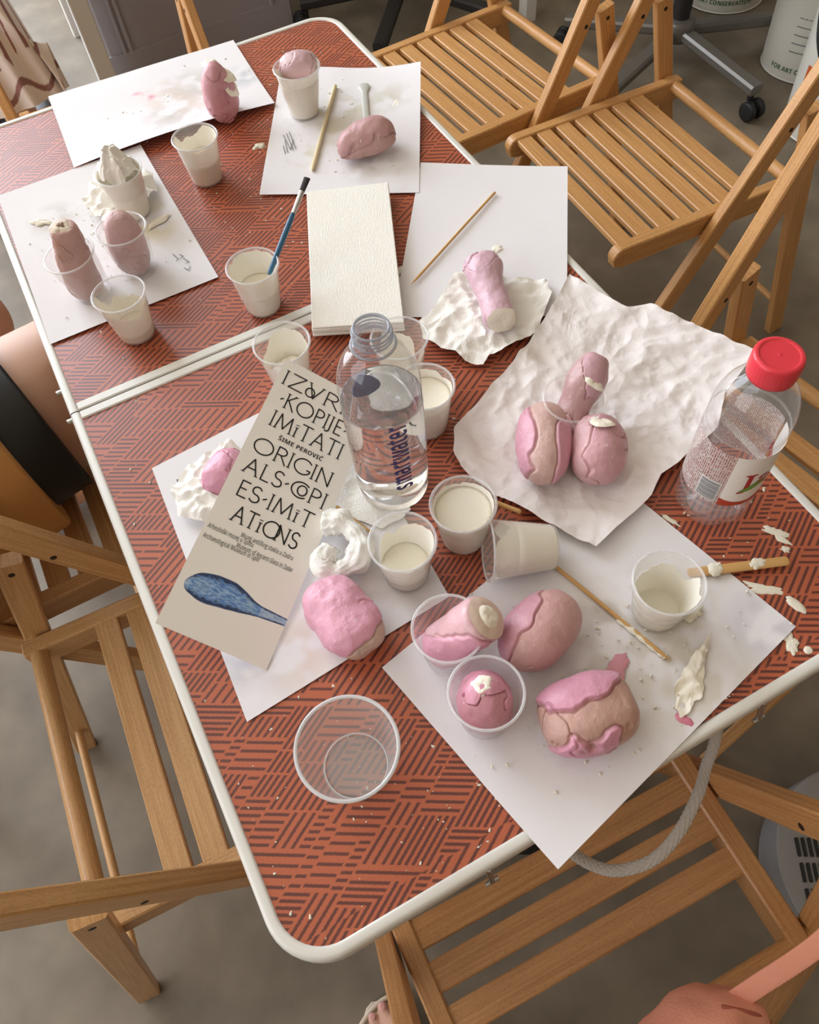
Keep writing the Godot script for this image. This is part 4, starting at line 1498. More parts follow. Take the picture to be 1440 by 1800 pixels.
	var q := [Vector2(0.3645, -0.3742), Vector2(0.4624, -0.3340), Vector2(0.3640, -0.1050), Vector2(0.2702, -0.1504)]
	var tm := mat(251, 248, 240, 0.95)
	tm.heightmap_enabled = true
	tm.heightmap_texture = bump_tex(256, 0.06)
	tm.heightmap_scale = 0.06
	tm.uv1_triplanar = true
	tm.uv1_scale = Vector3(28, 28, 28)
	for k in 6:
		var b := Pb.new()
		var poly := PackedVector2Array()
		var c := Vector2(0.365, -0.24)
		for e in q:
			var d: Vector2 = e + (e - c).normalized() * (0.0012 * sin(k * 2.4 + e.x * 90))
			poly.append(Vector2(d.x, -d.y))
		var ar := 0.0
		for i in 4:
			ar += poly[i].cross(poly[(i + 1) % 4])
		if ar < 0:
			poly.reverse()
		extrude(b, poly, Vector3(0, k * 0.0024, 0), Vector3(1, 0, 0), Vector3(0, 0, -1), 0.0023, 0.0008)
		obj("folded_towel", b.mesh(), tm, tw)
	# crumpled tissues and baking paper
	tag(obj("crumpled_tissue", crumple_mesh(P2([0.383, -0.106, 0.375, -0.08, 0.383, -0.055, 0.395, -0.043, 0.398, -0.027, 0.413, -0.013, 0.428, -0.02, 0.454, -0.02, 0.488, -0.021, 0.536, -0.065, 0.542, -0.086, 0.507, -0.111, 0.494, -0.147, 0.455, -0.149, 0.422, -0.125]), Vector2(0.46, -0.085), 0.011, 1500, 2), M.tissue), "crumpled cream tissue under the bone shaped clay", "tissue")
	get_node("crumpled_tissue").position.y = TT + 0.003
	var bp := obj("baking_paper", crumple_mesh(P2([0.568, -0.077, 0.58, -0.037, 0.592, 0.001, 0.615, 0.012, 0.634, 0.049, 0.65, 0.089, 0.667, 0.126, 0.602, 0.153, 0.57, 0.186, 0.53, 0.194, 0.485, 0.203, 0.462, 0.218, 0.385, 0.237, 0.375, 0.213, 0.359, 0.193, 0.339, 0.148, 0.334, 0.14, 0.323, 0.094, 0.326, 0.073, 0.342, 0.049, 0.357, 0.041, 0.389, 0.028, 0.444, 0.002, 0.471, -0.011, 0.500, -0.030]), Vector2(0.49, 0.09), 0.0078, 1000, 5, 60, func(p: Vector2, t: float): return 0.006 * pow(t, 6.0), 260), M.parchment)
	bp.position.y = TT + 0.0026
	tag(bp, "large crumpled sheet of white baking paper under three clay pieces", "paper")
	var t1 := obj("crumpled_tissue", crumple_mesh(P2([0.052, 0.0, 0.06, -0.03, 0.09, -0.05, 0.13, -0.055, 0.15, -0.03, 0.15, 0.01, 0.12, 0.03, 0.075, 0.03]), Vector2(0.10, -0.01), 0.018, 1700, 8, 24, func(p: Vector2, t: float): return 0.014 * (1.0 - t * t)), M.tissue)
	t1.position.y = TT + 0.002
	tag(t1, "white tissue half hidden under the leaflet's left edge", "tissue")
	var t2 := obj("crumpled_tissue", tube(spline([Vector3(0.176, 0.016, 0.088), Vector3(0.19, 0.02, 0.1), Vector3(0.196, 0.019, 0.122), Vector3(0.186, 0.016, 0.139), Vector3(0.166, 0.015, 0.140), Vector3(0.156, 0.016, 0.128), Vector3(0.170, 0.019, 0.117)], 10), func(k: float): return 0.0098 + 0.002 * sin(k * 17.0) + 0.001 * sin(k * 51.0), 40, 0.95, Vector3.UP, func(u: float, k: float): return 1.0 + 0.5 * absf(nz.get_noise_3d(cos(u * TAU) * 130, sin(u * TAU) * 130, k * 500))), M.tissue)
	t2.position.y = TT + 0.002
	tag(t2, "knotted lump of white tissue beside the leaflet", "tissue")
	var t3 := obj("crumpled_tissue", crumple_mesh(P2([0.176, 0.052, 0.205, 0.028, 0.25, 0.035, 0.272, 0.085, 0.258, 0.11, 0.222, 0.115]), Vector2(0.225, 0.072), 0.003, 1300, 12), M.tissue)
	t3.position.y = TT + 0.0032
	tag(t3, "flat white tissue lying under the water bottle", "tissue")
	var t5 := obj("crumpled_tissue", crumple_mesh(P2([0.134, -0.49, 0.138, -0.515, 0.16, -0.522, 0.184, -0.512, 0.188, -0.486, 0.176, -0.464, 0.158, -0.458, 0.14, -0.468]), Vector2(0.161, -0.488), 0.022, 1700, 31, 26, func(p: Vector2, t: float): return 0.026 * (1.0 - t * t)), M.tissue)
	t5.position.y = TT + 0.05
	tag(t5, "crumpled tissue heaped in the mouth of the plaster cup on the left sheet", "tissue")
	var t4 := obj("crumpled_tissue", crumple_mesh(P2([0.105, -0.52, 0.12, -0.555, 0.155, -0.575, 0.19, -0.565, 0.205, -0.53, 0.195, -0.495, 0.165, -0.47, 0.13, -0.47, 0.11, -0.485]), Vector2(0.155, -0.52), 0.02, 1500, 15, 26, func(p: Vector2, t: float): return 0.02 * (1.0 - t)), M.tissue)
	t4.position.y = TT + 0.002
	tag(t4, "crumpled cream tissue around the tissue filled cup", "tissue")

func build_cups() -> void:
	var y := TT + 0.0008
	var yp := TT + 0.0042
	cup("plastic cup of set plaster between the two far sheets", Vector3(0.2685, y, -0.4998), {"fill": 0.032, "coat": 0.62, "seed": 2, "dry": M.plaster_wet})
	cup("tall plastic cup of plaster holding a pink clay lump at the far end", Vector3(0.4416, yp, -0.5588), {"fill": 0.05, "coat": 0.5, "seed": 3, "r1": 0.031, "h": 0.066})
	cup("plastic cup stuffed with crumpled tissue on the left sheet", Vector3(0.1596, yp, -0.482), {"fill": 0.036, "coat": 0.7, "seed": 4})
	cup("clear cup around the hollow clay column", Vector3(0.0700, yp, -0.3620), {"seed": 5}, Basis(Vector3(0, 0, 1), 0.10))
	cup("clear cup around the smooth clay egg on the left sheet", Vector3(0.1301, yp, -0.3728), {"seed": 6})
	cup("plastic cup with a thin plaster layer at the left sheet's near edge", Vector3(0.0952, y + 0.001, -0.2709), {"fill": 0.014, "coat": 0.36, "seed": 7, "dry": M.plaster_wet})
	cup("plaster coated cup holding the blue paint brush", Vector3(0.2414, y, -0.2325), {"fill": 0.03, "coat": 0.68, "seed": 8})
	cup("cup with torn plaster coating behind the leaflet's top corner", Vector3(0.2235, y, -0.1065), {"fill": 0.016, "coat": 0.42, "seed": 9, "lump": 0.012})
	cup("empty smeared cup just behind the bottle neck", Vector3(0.332, y, -0.048), {"fill": 0.006, "coat": 0.3, "seed": 10})
	cup("cup full of white plaster right of the water bottle", Vector3(0.3232, y, 0.0226), {"fill": 0.046, "coat": 0.5, "seed": 11, "r0": 0.0215})
	cup("brim full cup of cream plaster beside the tipped cup", Vector3(0.2877, y, 0.1599), {"fill": 0.05, "coat": 0.42, "seed": 12})
	cup("milky cup with thin plaster inside on the sheet beside the leaflet", Vector3(0.2219, yp - 0.001, 0.1678), {"fill": 0.02, "coat": 0.45, "seed": 13, "dry": M.plaster_dry})
	# tipped cup lying on its side, mouth to the left
	var ax := (Vector3(0.3045, 0, 0.2020) - Vector3(0.3475, 0, 0.2205)).normalized()
	var up := (ax + Vector3(0, 0.13, 0)).normalized()
	var s := up.cross(Vector3(0, 0, 1)).normalized()
	cup("tipped over ribbed cup with hard plaster in its base", Vector3(0.3480, TT + 0.0235, 0.2215), {"fill": 0.038, "coat": 0.4, "seed": 14, "dry": M.plaster}, Basis(s, up, s.cross(up)))
	cup("nearly empty plaster smeared cup beside the popsicle stick", Vector3(0.396, yp, 0.3128), {"fill": 0.004, "coat": 0.52, "seed": 15, "dry": M.plaster_dry, "r0": 0.0205, "h": 0.059})
	cup("clear cup holding the pink clay piece with a flat cut end", Vector3(0.2165, yp, 0.2585), {"seed": 16})
	cup("clear cup holding the small pink egg with a cream hole", Vector3(0.2156, yp, 0.3196), {"seed": 17})
	cup("clear cup around the finger shaped clay on the baking paper", Vector3(0.4400, TT + 0.008, 0.1105), {"seed": 18, "h": 0.055, "rim": M.cup})

func build_clay() -> void:
	var y := TT + 0.003
	var tan := [200, 158, 148]
	var rose := [206, 140, 158]
	var U := Vector3.UP
	clay("pale topped clay pear standing on the far sheet", Vector3(0.340, y + 0.040, -0.612), yaw_basis(100, 80), Vector3(0.044, 0.022, 0.024), "egg", 21, [208, 160, 164], [206, 152, 160], {"taper": -0.22, "core": [[Vector3(0.6, 0.35, 0.35), 0.019, 0.4, 1.0], [Vector3(0.5, 0.75, 0.3), 0.014, 0.4], [Vector3(-0.05, 1, -0.1), 0.011, 0.3]], "nu": 110})
	clay("half egg of dull pink clay beside the wooden stick", Vector3(0.475, y + 0.020, -0.423), yaw_basis(9, 7), Vector3(0.041, 0.022, 0.026), "half", 22, [200, 160, 154], [198, 154, 154], {"taper": 0.14, "nu": 110, "side": [Vector3(0.1, 0.75, -0.65), 0.0]})
	clay("hollow dull brown clay column standing in a clear cup", Vector3(0.0665, y + 0.050, -0.368), yaw_basis(0, 84), Vector3(0.046, 0.0190, 0.0190), "column", 23, [204, 168, 160], [206, 168, 162], {"taper": -0.12, "nu": 120, "core": [[Vector3(0.104, 0.995, 0), 0.0125, 0.35, 1.0, -0.0012], [Vector3(0.104, 0.995, 0), 0.0046, 0.9, 1.0, 0.0004]]})
	clay("dull clay egg standing in a cup, its top showing plaster", Vector3(0.1290, y + 0.042, -0.3740), yaw_basis(0, 88), Vector3(0.041, 0.0215, 0.0215), "block", 24, [208, 174, 170], [208, 172, 172], {"taper": -0.1, "nu": 120, "core": [[Vector3(-0.1, 1, -0.3), 0.011, 0.3]]})
	clay("pale pink clay lump behind the far tall cup", Vector3(0.452, y + 0.060, -0.574), yaw_basis(20), Vector3(0.027, 0.02, 0.018), "egg", 25, [218, 188, 190], [216, 180, 186], {"nu": 80})
	clay("bone shaped lilac clay on the crumpled tissue", Vector3(0.4655, y + 0.026, -0.085), yaw_basis(108, -2), Vector3(0.052, 0.0235, 0.021), "bone", 26, [214, 176, 188], [214, 174, 188], {"nu": 170, "rough": 1.2, "core": [[Vector3(-0.31, 0.12, 0.95), 0.0165, 0.15, 1.0, -0.001]]})
	clay("long smooth clay egg, left one on the baking paper", Vector3(0.399, y + 0.030, 0.124), yaw_basis(124), Vector3(0.046, 0.0265, 0.0265), "egg", 27, [212, 176, 168], [214, 156, 172], {"nu": 220, "side": [Vector3(0, 0, 1), 0.52, 0.06], "rough": 0.7, "taper": -0.05})
	clay("round clay egg with a cream hole, right one on the baking paper", Vector3(0.4395, y + 0.030, 0.1565), yaw_basis(126), Vector3(0.0375, 0.0265, 0.027), "egg", 28, [208, 164, 166], [204, 156, 162], {"nu": 200, "side": [Vector3(0.2, 0.3, -1), 0.1], "core": [[Vector3(0.30, 0.86, -0.42), 0.0105, 0.3, 1.2]]})
	clay("finger shaped clay with a plaster mouth on the baking paper", Vector3(0.4560, y + 0.043, 0.1000), yaw_basis(-30, 33), Vector3(0.042, 0.0195, 0.0205), "finger", 29, [194, 154, 154], [202, 160, 168], {"nu": 150, "thr": 0.12, "core": [[Vector3(0.42, 1, 0.3), 0.0115, 0.25, 0.7]]})
	clay("bright pink clay loaf lying beside the leaflet", Vector3(0.148, y + 0.024, 0.190), yaw_basis(80), Vector3(0.0405, 0.0265, 0.024), "block", 30, [206, 178, 160], [228, 166, 186], {"nu": 200, "side": [Vector3(-0.95, 0.4, 0.1), -0.36], "rough": 1.3})
	clay("bright pink clay wrapped in tissue under the leaflet's left edge", Vector3(0.113, y + 0.022, -0.012), yaw_basis(-32), Vector3(0.026, 0.019, 0.019), "egg", 31, [228, 168, 188], [226, 162, 184], {"nu": 80})
	clay("pink clay roll with a flat cut end leaning out of a clear cup", Vector3(0.2265, y + 0.041, 0.2600), yaw_basis(20, 50), Vector3(0.0345, 0.0205, 0.0205), "column", 32, [220, 176, 180], [220, 160, 178], {"nu": 170, "side": [Vector3(-0.5, 0.1, 0.8), 0.2], "taper": 0.05, "core": [[Vector3(0.604, 0.766, 0.22), 0.0188, 0.06, 1.0, -0.0005], [Vector3(0.604, 0.766, 0.22), 0.0105, 0.1, 1.0, 0.0022]]})
	clay("small glossy pink egg with a cream hole standing in a clear cup", Vector3(0.2150, y + 0.035, 0.3200), yaw_basis(0, 90), Vector3(0.031, 0.0235, 0.0235), "egg", 33, [208, 146, 158], [212, 146, 164], {"nu": 180, "thr": 0.03, "core": [[Vector3(0.0, 1, -0.18), 0.0088, 0.4]]})
	clay("large cracked clay egg between the tipped cup and the skewer", Vector3(0.2895, y + 0.029, 0.287), yaw_basis(-16), Vector3(0.0395, 0.028, 0.0275), "egg", 34, [206, 162, 158], [212, 156, 170], {"nu": 240, "side": [Vector3(-0.5, 0.1, -0.9), 0.42], "rough": 0.7})
	clay("large clay egg with a pink band round a brown middle, nearest the corner", Vector3(0.2830, y + 0.029, 0.3660), yaw_basis(15), Vector3(0.0395, 0.0285, 0.0275), "block", 38, [200, 160, 148], [212, 150, 170], {"nu": 240, "side": [Vector3(0, -0.5, 1), 0.70, 0.05], "rough": 0.8, "relief": 2.6})
	# the pale disc of the cut end is clay, the plug in it plaster
	for c in get_children():
		if str(c.get_meta("label", "")).begins_with("pink clay roll"):
			(c.get_child(1) as MeshInstance3D).material_override = mat(226, 202, 186, 0.6)
			c.get_child(1).name = "cut_face"
		if str(c.get_meta("label", "")).begins_with("hollow dull brown"):
			(c.get_child(2) as MeshInstance3D).material_override = mat(146, 118, 104, 0.8)
			(c.get_child(1) as MeshInstance3D).material_override = mat(224, 208, 186, 0.7)
			c.get_child(2).name = "hollow"

func build_sticks() -> void:
	var y := TT + 0.0062
	stick("wooden_stick", "long pale wooden stick on the far right sheet", "stick", Vector3(0.5059, y, -0.5913), Vector3(0.3934, y, -0.4273), 0.0028, M.stick2)
	var sp := obj("mixing_spoon", tube(PackedVector3Array([Vector3(0.5417, y, -0.570), Vector3(0.5395, y, -0.563), Vector3(0.535, y, -0.553), Vector3(0.53, y, -0.542), Vector3(0.518, y, -0.515), Vector3(0.507, y, -0.4894)]), func(k: float): return 0.0085 if k < 0.35 else 0.0045, 16, 0.35), mat(206, 208, 202, 0.3))
	tag(sp, "small grey white mixing spoon beyond the half egg", "spoon")
	stick("wooden_skewer", "thin wooden skewer on the plain white sheet", "skewer", Vector3(0.576, y, -0.2562), Vector3(0.4039, y, -0.1652), 0.0016, M.stick, 0.12)
	stick("wooden_skewer", "plaster tipped skewer reaching from under the tipped cup", "skewer", Vector3(0.3431, y - 0.001, 0.2278), Vector3(0.3788, y - 0.001, 0.3565), 0.0019, M.stick, 0.1)
	tag(obj("plaster_clump", tube(spline([Vector3(0.3635, y - 0.002, 0.302), Vector3(0.368, y - 0.001, 0.32), Vector3(0.374, y - 0.002, 0.34), Vector3(0.378, y - 0.002, 0.352)], 8), func(k: float): return 0.0032 * (0.6 + 0.5 * absf(sin(k * 17.0))), 14, 0.6), M.plaster_dry), "dry plaster stuck along the skewer tip", "plaster")
	stick("wooden_skewer", "short skewer end showing beside the tissue and leaflet", "skewer", Vector3(0.1951, y, 0.069), Vector3(0.2123, y, 0.1143), 0.0015, M.stick)
	stick("wooden_skewer", "broken skewer end behind the tipped cup", "skewer", Vector3(0.318, TT + 0.030, 0.148), Vector3(0.338, TT + 0.034, 0.180), 0.0022, M.stick)
	var ps := thing("popsicle_stick", "flat popsicle stick crusted with plaster at the right", "stick", Vector3(0, TT + 0.0055, 0))
	obj("flat_stick", tube(PackedVector3Array([Vector3(0.4440, 0, 0.2975), Vector3(0.4448, 0, 0.2978), Vector3(0.447, 0, 0.2987), Vector3(0.48, 0, 0.312), Vector3(0.5265, 0, 0.3308), Vector3(0.5288, 0, 0.3317), Vector3(0.5300, 0, 0.3322)]), func(k: float): return 0.0026 if k <= 0.01 or k >= 0.99 else (0.0042 if k < 0.2 or k > 0.8 else 0.0048), 18, 0.28), M.stick, ps)
	var c1 := obj("plaster_crust", blob_mesh(0.006, 0.002, 0.6, 3, 1.4), M.plaster_dry, ps)
	c1.position = Vector3(0.468, 0.001, 0.3065)
	var c2 := obj("plaster_crust", blob_mesh(0.005, 0.0016, 0.6, 9, 1.7), M.plaster_dry, ps)
	c2.position = Vector3(0.503, 0.001, 0.320)
	brush()

func blob(called: String, label: String, cat: String, at: Vector3, r: float, h: float, ragged: float, sd: int, stretch: float, turn: float, m: Material) -> void:
	var o := obj(called, blob_mesh(r, h, ragged, sd, stretch), m)
	o.position = at
	o.rotation.y = -deg_to_rad(turn)
	tag(o, label, cat)

func build_crumbs() -> void:
	var y := TT + 0.0038
	var smear := obj("plaster_smear", crumple_mesh(P2([0.424, 0.352, 0.416, 0.357, 0.402, 0.361, 0.385, 0.366, 0.372, 0.375, 0.363, 0.381, 0.356, 0.390, 0.356, 0.399, 0.365, 0.400, 0.372, 0.396, 0.381, 0.394, 0.392, 0.383, 0.402, 0.372, 0.416, 0.362]), Vector2(0.382, 0.382), 0.006, 2200, 21, 20, func(p: Vector2, t: float): return -0.0025 * t), M.plaster)
	smear.position.y = y - 0.0006
	tag(smear, "thick smear of cream plaster on the near right sheet", "plaster")
	blob("clay_scrap", "pink clay scrap beyond the large banded egg", "clay piece", Vector3(0.336, y, 0.3405), 0.008, 0.0014, 0.8, 5, 1.9, -30, mat(214, 150, 164, 0.6))
	blob("clay_scrap", "tiny pink clay scrap below the plaster smear", "clay piece", Vector3(0.3575, y, 0.4022), 0.004, 0.0012, 0.5, 6, 1.8, 60, mat(214, 130, 150, 0.6))
	blob("plaster_splash", "white plaster streak touching the right sheet's edge", "plaster", Vector3(0.494, TT + 0.0003, 0.341), 0.0045, 0.001, 0.9, 7, 3.4, 45, M.plaster_dry)
	blob("plaster_splash", "long white plaster chip near the popsicle stick's end", "plaster", Vector3(0.5085, TT + 0.0003, 0.367), 0.0045, 0.0014, 0.25, 8, 2.3, 78, M.plaster_dry)
	blob("plaster_splash", "white drip running off the right sheet's corner", "plaster", Vector3(0.481, TT + 0.0003, 0.393), 0.0055, 0.001, 0.9, 9, 1.9, 110, M.plaster_dry)
	blob("plaster_splash", "round white drop near the right table rim", "plaster", Vector3(0.488, TT + 0.0003, 0.4052), 0.0036, 0.0012, 0.15, 10, 1.1, 0, M.plaster_dry)
	blob("plaster_splash", "ragged white flake beyond the popsicle stick", "plaster", Vector3(0.5425, TT + 0.0003, 0.303), 0.0055, 0.0014, 1.1, 11, 2.2, 65, M.plaster_dry)
	blob("plaster_splash", "small white flake between ragged flake and popsicle stick", "plaster", Vector3(0.538, TT + 0.0003, 0.3205), 0.0032, 0.0012, 0.9, 12, 1.5, 60, M.plaster_dry)
	blob("plaster_splash", "white sliver between the capped bottle and the sheet", "plaster", Vector3(0.468, TT + 0.0003, 0.243), 0.0022, 0.001, 0.7, 13, 5.0, 70, M.plaster_dry)
	blob("plaster_splash", "pale flake on the plain white sheet", "plaster", Vector3(0.5237, TT + 0.0034, -0.167), 0.005, 0.0016, 0.7, 14, 1.7, 170, M.plaster)
	blob("plaster_splash", "white crumb heap at the far sheet's left corner", "plaster", Vector3(0.357, TT + 0.0003, -0.527), 0.006, 0.003, 0.9, 15, 1.6, 20, M.plaster_dry)
	blob("plaster_splash", "white crumb beside the far sheet's left edge", "plaster", Vector3(0.372, TT + 0.0003, -0.516), 0.0055, 0.003, 0.7, 16, 1.8, -40, M.plaster_dry)
	blob("plaster_splash", "plaster scrap left of the hollow clay column", "plaster", Vector3(0.044, TT + 0.0045, -0.532), 0.007, 0.0025, 1.0, 17, 2.0, 40, M.plaster_dry)
	blob("plaster_splash", "curled plaster scrap right of the tissue filled cup", "plaster", Vector3(0.181, TT + 0.0045, -0.447), 0.006, 0.003, 0.5, 18, 3.0, -22, M.plaster)
	blob("plaster_splash", "cream plaster patch near the far sheet's right edge", "plaster", Vector3(0.568, TT + 0.005, -0.505), 0.009, 0.002, 0.9, 19, 2.0, -40, M.plaster)
	blob("plaster_splash", "white plaster lump beside the smeared cup", "plaster", Vector3(0.424, TT + 0.0042, 0.331), 0.006, 0.003, 0.9, 20, 1.6, -20, M.plaster_dry)
	# crumbs nobody could count
	for layer in [["plaster_crumbs", 420, TT + 0.0002, "scattered tiny white plaster crumbs on the brown laminate"], ["plaster_dust", 700, TT + 0.0038, "tiny plaster crumbs scattered over the paper sheets"]]:
		var mm := MultiMesh.new()
		mm.transform_format = MultiMesh.TRANSFORM_3D
		mm.mesh = blob_mesh(0.0011, 0.0009, 0.9, 4, 1.2, 9)
		mm.instance_count = layer[1]
		var sets := [[0.45, 0.30, 0.12, 0.11], [0.33, -0.5, 0.12, 0.12], [0.30, -0.32, 0.1, 0.14], [0.1, 0.30, 0.09, 0.12], [0.4, 0.0, 0.15, 0.12], [0.1, -0.05, 0.1, 0.15], [0.48, -0.7, 0.08, 0.08], [0.2, 0.36, 0.17, 0.06]] if layer[0] == "plaster_crumbs" else [[0.29, -0.68, 0.10, 0.06], [0.47, -0.52, 0.08, 0.1], [0.38, 0.35, 0.09, 0.07], [0.28, 0.33, 0.09, 0.07], [0.09, -0.46, 0.07, 0.12]]
		for k in layer[1]:
			var s: Array = sets[k % sets.size()]
			var p := Vector3(clampf(s[0] + rng.randfn() * s[2] * 0.6, 0.01, 0.575), layer[2], clampf(s[1] + rng.randfn() * s[3] * 0.6, -0.78, 0.405))
			var sc := 0.35 + 0.9 * pow(rng.randf(), 3.0)
			mm.set_instance_transform(k, Transform3D(Basis(Vector3.UP, rng.randf() * TAU).scaled(Vector3(sc, sc, sc)), p))
		var o := MultiMeshInstance3D.new()
		o.multimesh = mm
		o.material_override = M.plaster_dry
		o.name = layer[0]
		add_child(o)
		tag(o, layer[3], "crumbs")
		o.set_meta("kind", "stuff")

func build_people() -> void:
	# seated person left of the table
	var p := thing("person", "person seated left of the table, bare thigh, black shorts and mustard top", "person", Vector3.ZERO)
	var hip := Vector3(-0.37, 0.535, -0.325)
	var hip2 := Vector3(-0.40, 0.53, -0.50)
	var kn := Vector3(0.10, 0.545, -0.435)
	var kn2 := Vector3(-0.15, 0.50, -0.66)
	obj("body", body_mesh([
		[hip, kn, 0.13, 0.085], [hip2, kn2, 0.10, 0.062],
		[kn, Vector3(0.06, 0.10, -0.43), 0.066, 0.042], [kn2, Vector3(-0.24, 0.10, -0.66), 0.062, 0.042],
		[Vector3(0.05, 0.06, -0.43), Vector3(0.19, 0.03, -0.44), 0.04, 0.03], [Vector3(-0.25, 0.06, -0.66), Vector3(-0.11, 0.03, -0.67), 0.04, 0.03],
		[hip, hip2, 0.12, 0.12], [Vector3(-0.41, 0.56, -0.37), Vector3(-0.46, 0.98, -0.38), 0.14, 0.15],
		[Vector3(-0.46, 1.02, -0.22), Vector3(-0.46, 1.02, -0.54), 0.07, 0.07], [Vector3(-0.45, 1.05, -0.38), Vector3(-0.43, 1.17, -0.38), 0.06, 0.055],
		[Vector3(-0.42, 1.24, -0.38), Vector3(-0.41, 1.32, -0.38), 0.085, 0.095], [Vector3(-0.345, 1.24, -0.38), Vector3(-0.325, 1.225, -0.38), 0.018, 0.014],
		[Vector3(-0.46, 1.01, -0.20), Vector3(-0.42, 0.74, -0.13), 0.048, 0.04], [Vector3(-0.42, 0.74, -0.13), Vector3(-0.26, 0.655, -0.26), 0.038, 0.028],
		[Vector3(-0.46, 1.01, -0.56), Vector3(-0.42, 0.74, -0.62), 0.048, 0.04], [Vector3(-0.42, 0.74, -0.62), Vector3(-0.24, 0.64, -0.50), 0.038, 0.028]], 0.014, 0.05), M.skin, p)
	var dir := (kn - hip).normalized()
	var sh := tube(PackedVector3Array([hip - dir * 0.06, hip - dir * 0.04, hip + dir * 0.06, hip + dir * 0.14, hip + dir * 0.24, hip + dir * 0.295, hip + dir * 0.3]), func(k: float): return [0.125, 0.14, 0.144, 0.138, 0.133, 0.130, 0.124][int(round(k * 6))], 40, 0.98, Vector3.UP, func(u: float, k: float): return 1.0 + 0.05 * sin(u * TAU * 3.0 + k * 8.0))
	obj("shorts", sh, M.black, p)
	obj("shirt_hem", tube(PackedVector3Array([hip - dir * 0.10, hip - dir * 0.09, hip, hip + dir * 0.12, hip + dir * 0.24, hip + dir * 0.244]), func(k: float): return [0.12, 0.15, 0.158, 0.156, 0.15, 0.145][int(round(k * 5))], 44, 1.0, Vector3.UP, func(u: float, k: float): return 1.0 + 0.04 * sin(u * TAU * 4.0 + k * 6.0) + 0.015 * sin(u * TAU * 9.0)), mat(214, 160, 96, 0.85), p)
	obj("shirt", grid(48, 22, func(u: float, v: float):
		var a: float = u * TAU
		var c: Vector3 = Vector3(-0.29, 0.585, -0.25).lerp(Vector3(-0.45, 1.06, -0.38), v)
		var fold := 0.008 * sin(a * 5.0 + v * 9.0)
		var r := lerpf(0.155, 0.16, v)
		return c + Vector3(cos(-a) * (r + fold), 0, sin(-a) * (r * 1.15 + fold))), mat(208, 152, 88, 0.85), p)
	obj("hair", body_mesh([[Vector3(-0.435, 1.29, -0.38), Vector3(-0.425, 1.35, -0.38), 0.10, 0.098], [Vector3(-0.48, 1.26, -0.38), Vector3(-0.5, 1.1, -0.38), 0.07, 0.05]], 0.014, 0.03), mat(70, 48, 36, 0.7), p)
	# seated person in the striped skirt beyond the far left corner
	var q := thing("person", "person in a beige skirt with brown stripes seated beyond the far left corner", "person", Vector3(-0.03, 0, 0))
	obj("body", body_mesh([
		[Vector3(-0.09, 0.5, -2.16), Vector3(-0.09, 0.5, -1.76), 0.085, 0.058], [Vector3(0.09, 0.5, -2.16), Vector3(0.09, 0.5, -1.76), 0.085, 0.058],
		[Vector3(-0.09, 0.48, -1.75), Vector3(-0.09, 0.09, -1.78), 0.055, 0.038], [Vector3(0.09, 0.48, -1.75), Vector3(0.09, 0.09, -1.78), 0.055, 0.038],
		[Vector3(-0.09, 0.05, -1.79), Vector3(-0.09, 0.03, -1.64), 0.042, 0.03], [Vector3(0.09, 0.05, -1.79), Vector3(0.09, 0.03, -1.64), 0.042, 0.03],
		[Vector3(0, 0.54, -2.18), Vector3(0, 0.92, -2.24), 0.13, 0.13], [Vector3(-0.15, 0.98, -2.24), Vector3(0.15, 0.98, -2.24), 0.06, 0.06],
		[Vector3(0, 1.0, -2.24), Vector3(0, 1.12, -2.23), 0.055, 0.05], [Vector3(0, 1.17, -2.22), Vector3(0, 1.24, -2.23), 0.08, 0.09],
		[Vector3(0, 1.17, -2.14), Vector3(0, 1.155, -2.125), 0.016, 0.012],
		[Vector3(-0.18, 0.97, -2.24), Vector3(-0.22, 0.71, -2.18), 0.045, 0.036], [Vector3(-0.22, 0.71, -2.18), Vector3(-0.12, 0.64, -1.92), 0.034, 0.026],
		[Vector3(0.18, 0.97, -2.24), Vector3(0.21, 0.71, -2.2), 0.045, 0.036], [Vector3(0.21, 0.71, -2.2), Vector3(0.06, 0.64, -2.0), 0.034, 0.026]], 0.014, 0.04), M.skin, q)
	var path := spline([Vector3(0, 0.63, -2.24), Vector3(0, 0.61, -2.05), Vector3(0, 0.595, -1.84), Vector3(0, 0.575, -1.72), Vector3(0, 0.50, -1.665), Vector3(0, 0.39, -1.655), Vector3(0, 0.275, -1.645)], 10)
	var skirt := func(u: float, v: float):
		var e := v * (path.size() - 1)
		var k := mini(int(e), path.size() - 2)
		var c := path[k].lerp(path[k + 1], e - k)
		var x := (u - 0.5) * 2.0
		var fold := 0.011 * sin(u * 44.0 + 2.0 * sin(v * 4.0)) * (0.3 + v)
		var down := 0.30 * pow(absf(x), 5.0) * (1.0 - 0.9 * smoothstep(0.55, 0.85, v))
		return c + Vector3(x * lerpf(0.19, 0.235, v), fold * (1.0 - v * 0.6) - down, fold * v - 0.10 * pow(absf(x), 4.0) * smoothstep(0.55, 0.9, v))
	var beige := lin(244, 230, 218)
	var brown := lin(158, 112, 106)
	obj("striped_skirt", grid(340, 200, skirt, func(u: float, v: float):
		if v > 0.86:
			var e := 0.93 + 0.025 * sin(u * 30.0)
			return brown if absf(v - e) < 0.012 else beige
		var w := 0.02 * nz.get_noise_2d(u * 300.0, v * 300.0)
		var g := fposmod(u * 17.0 + w * 5.0, 1.0)
		return brown if g < 0.26 + 0.1 * sin(u * 50.0) and v < 0.84 + 0.02 * sin(u * 90.0) else beige, false), vmat(0.9), q)
	obj("top", grid(40, 14, func(u: float, v: float):
		var a: float = u * TAU
		var r := lerpf(0.145, 0.15, v)
		return Vector3(cos(-a) * r * 1.15, lerpf(0.60, 1.02, v), -2.2 - 0.04 * v + sin(-a) * r)), mat(196, 176, 160, 0.9), q)
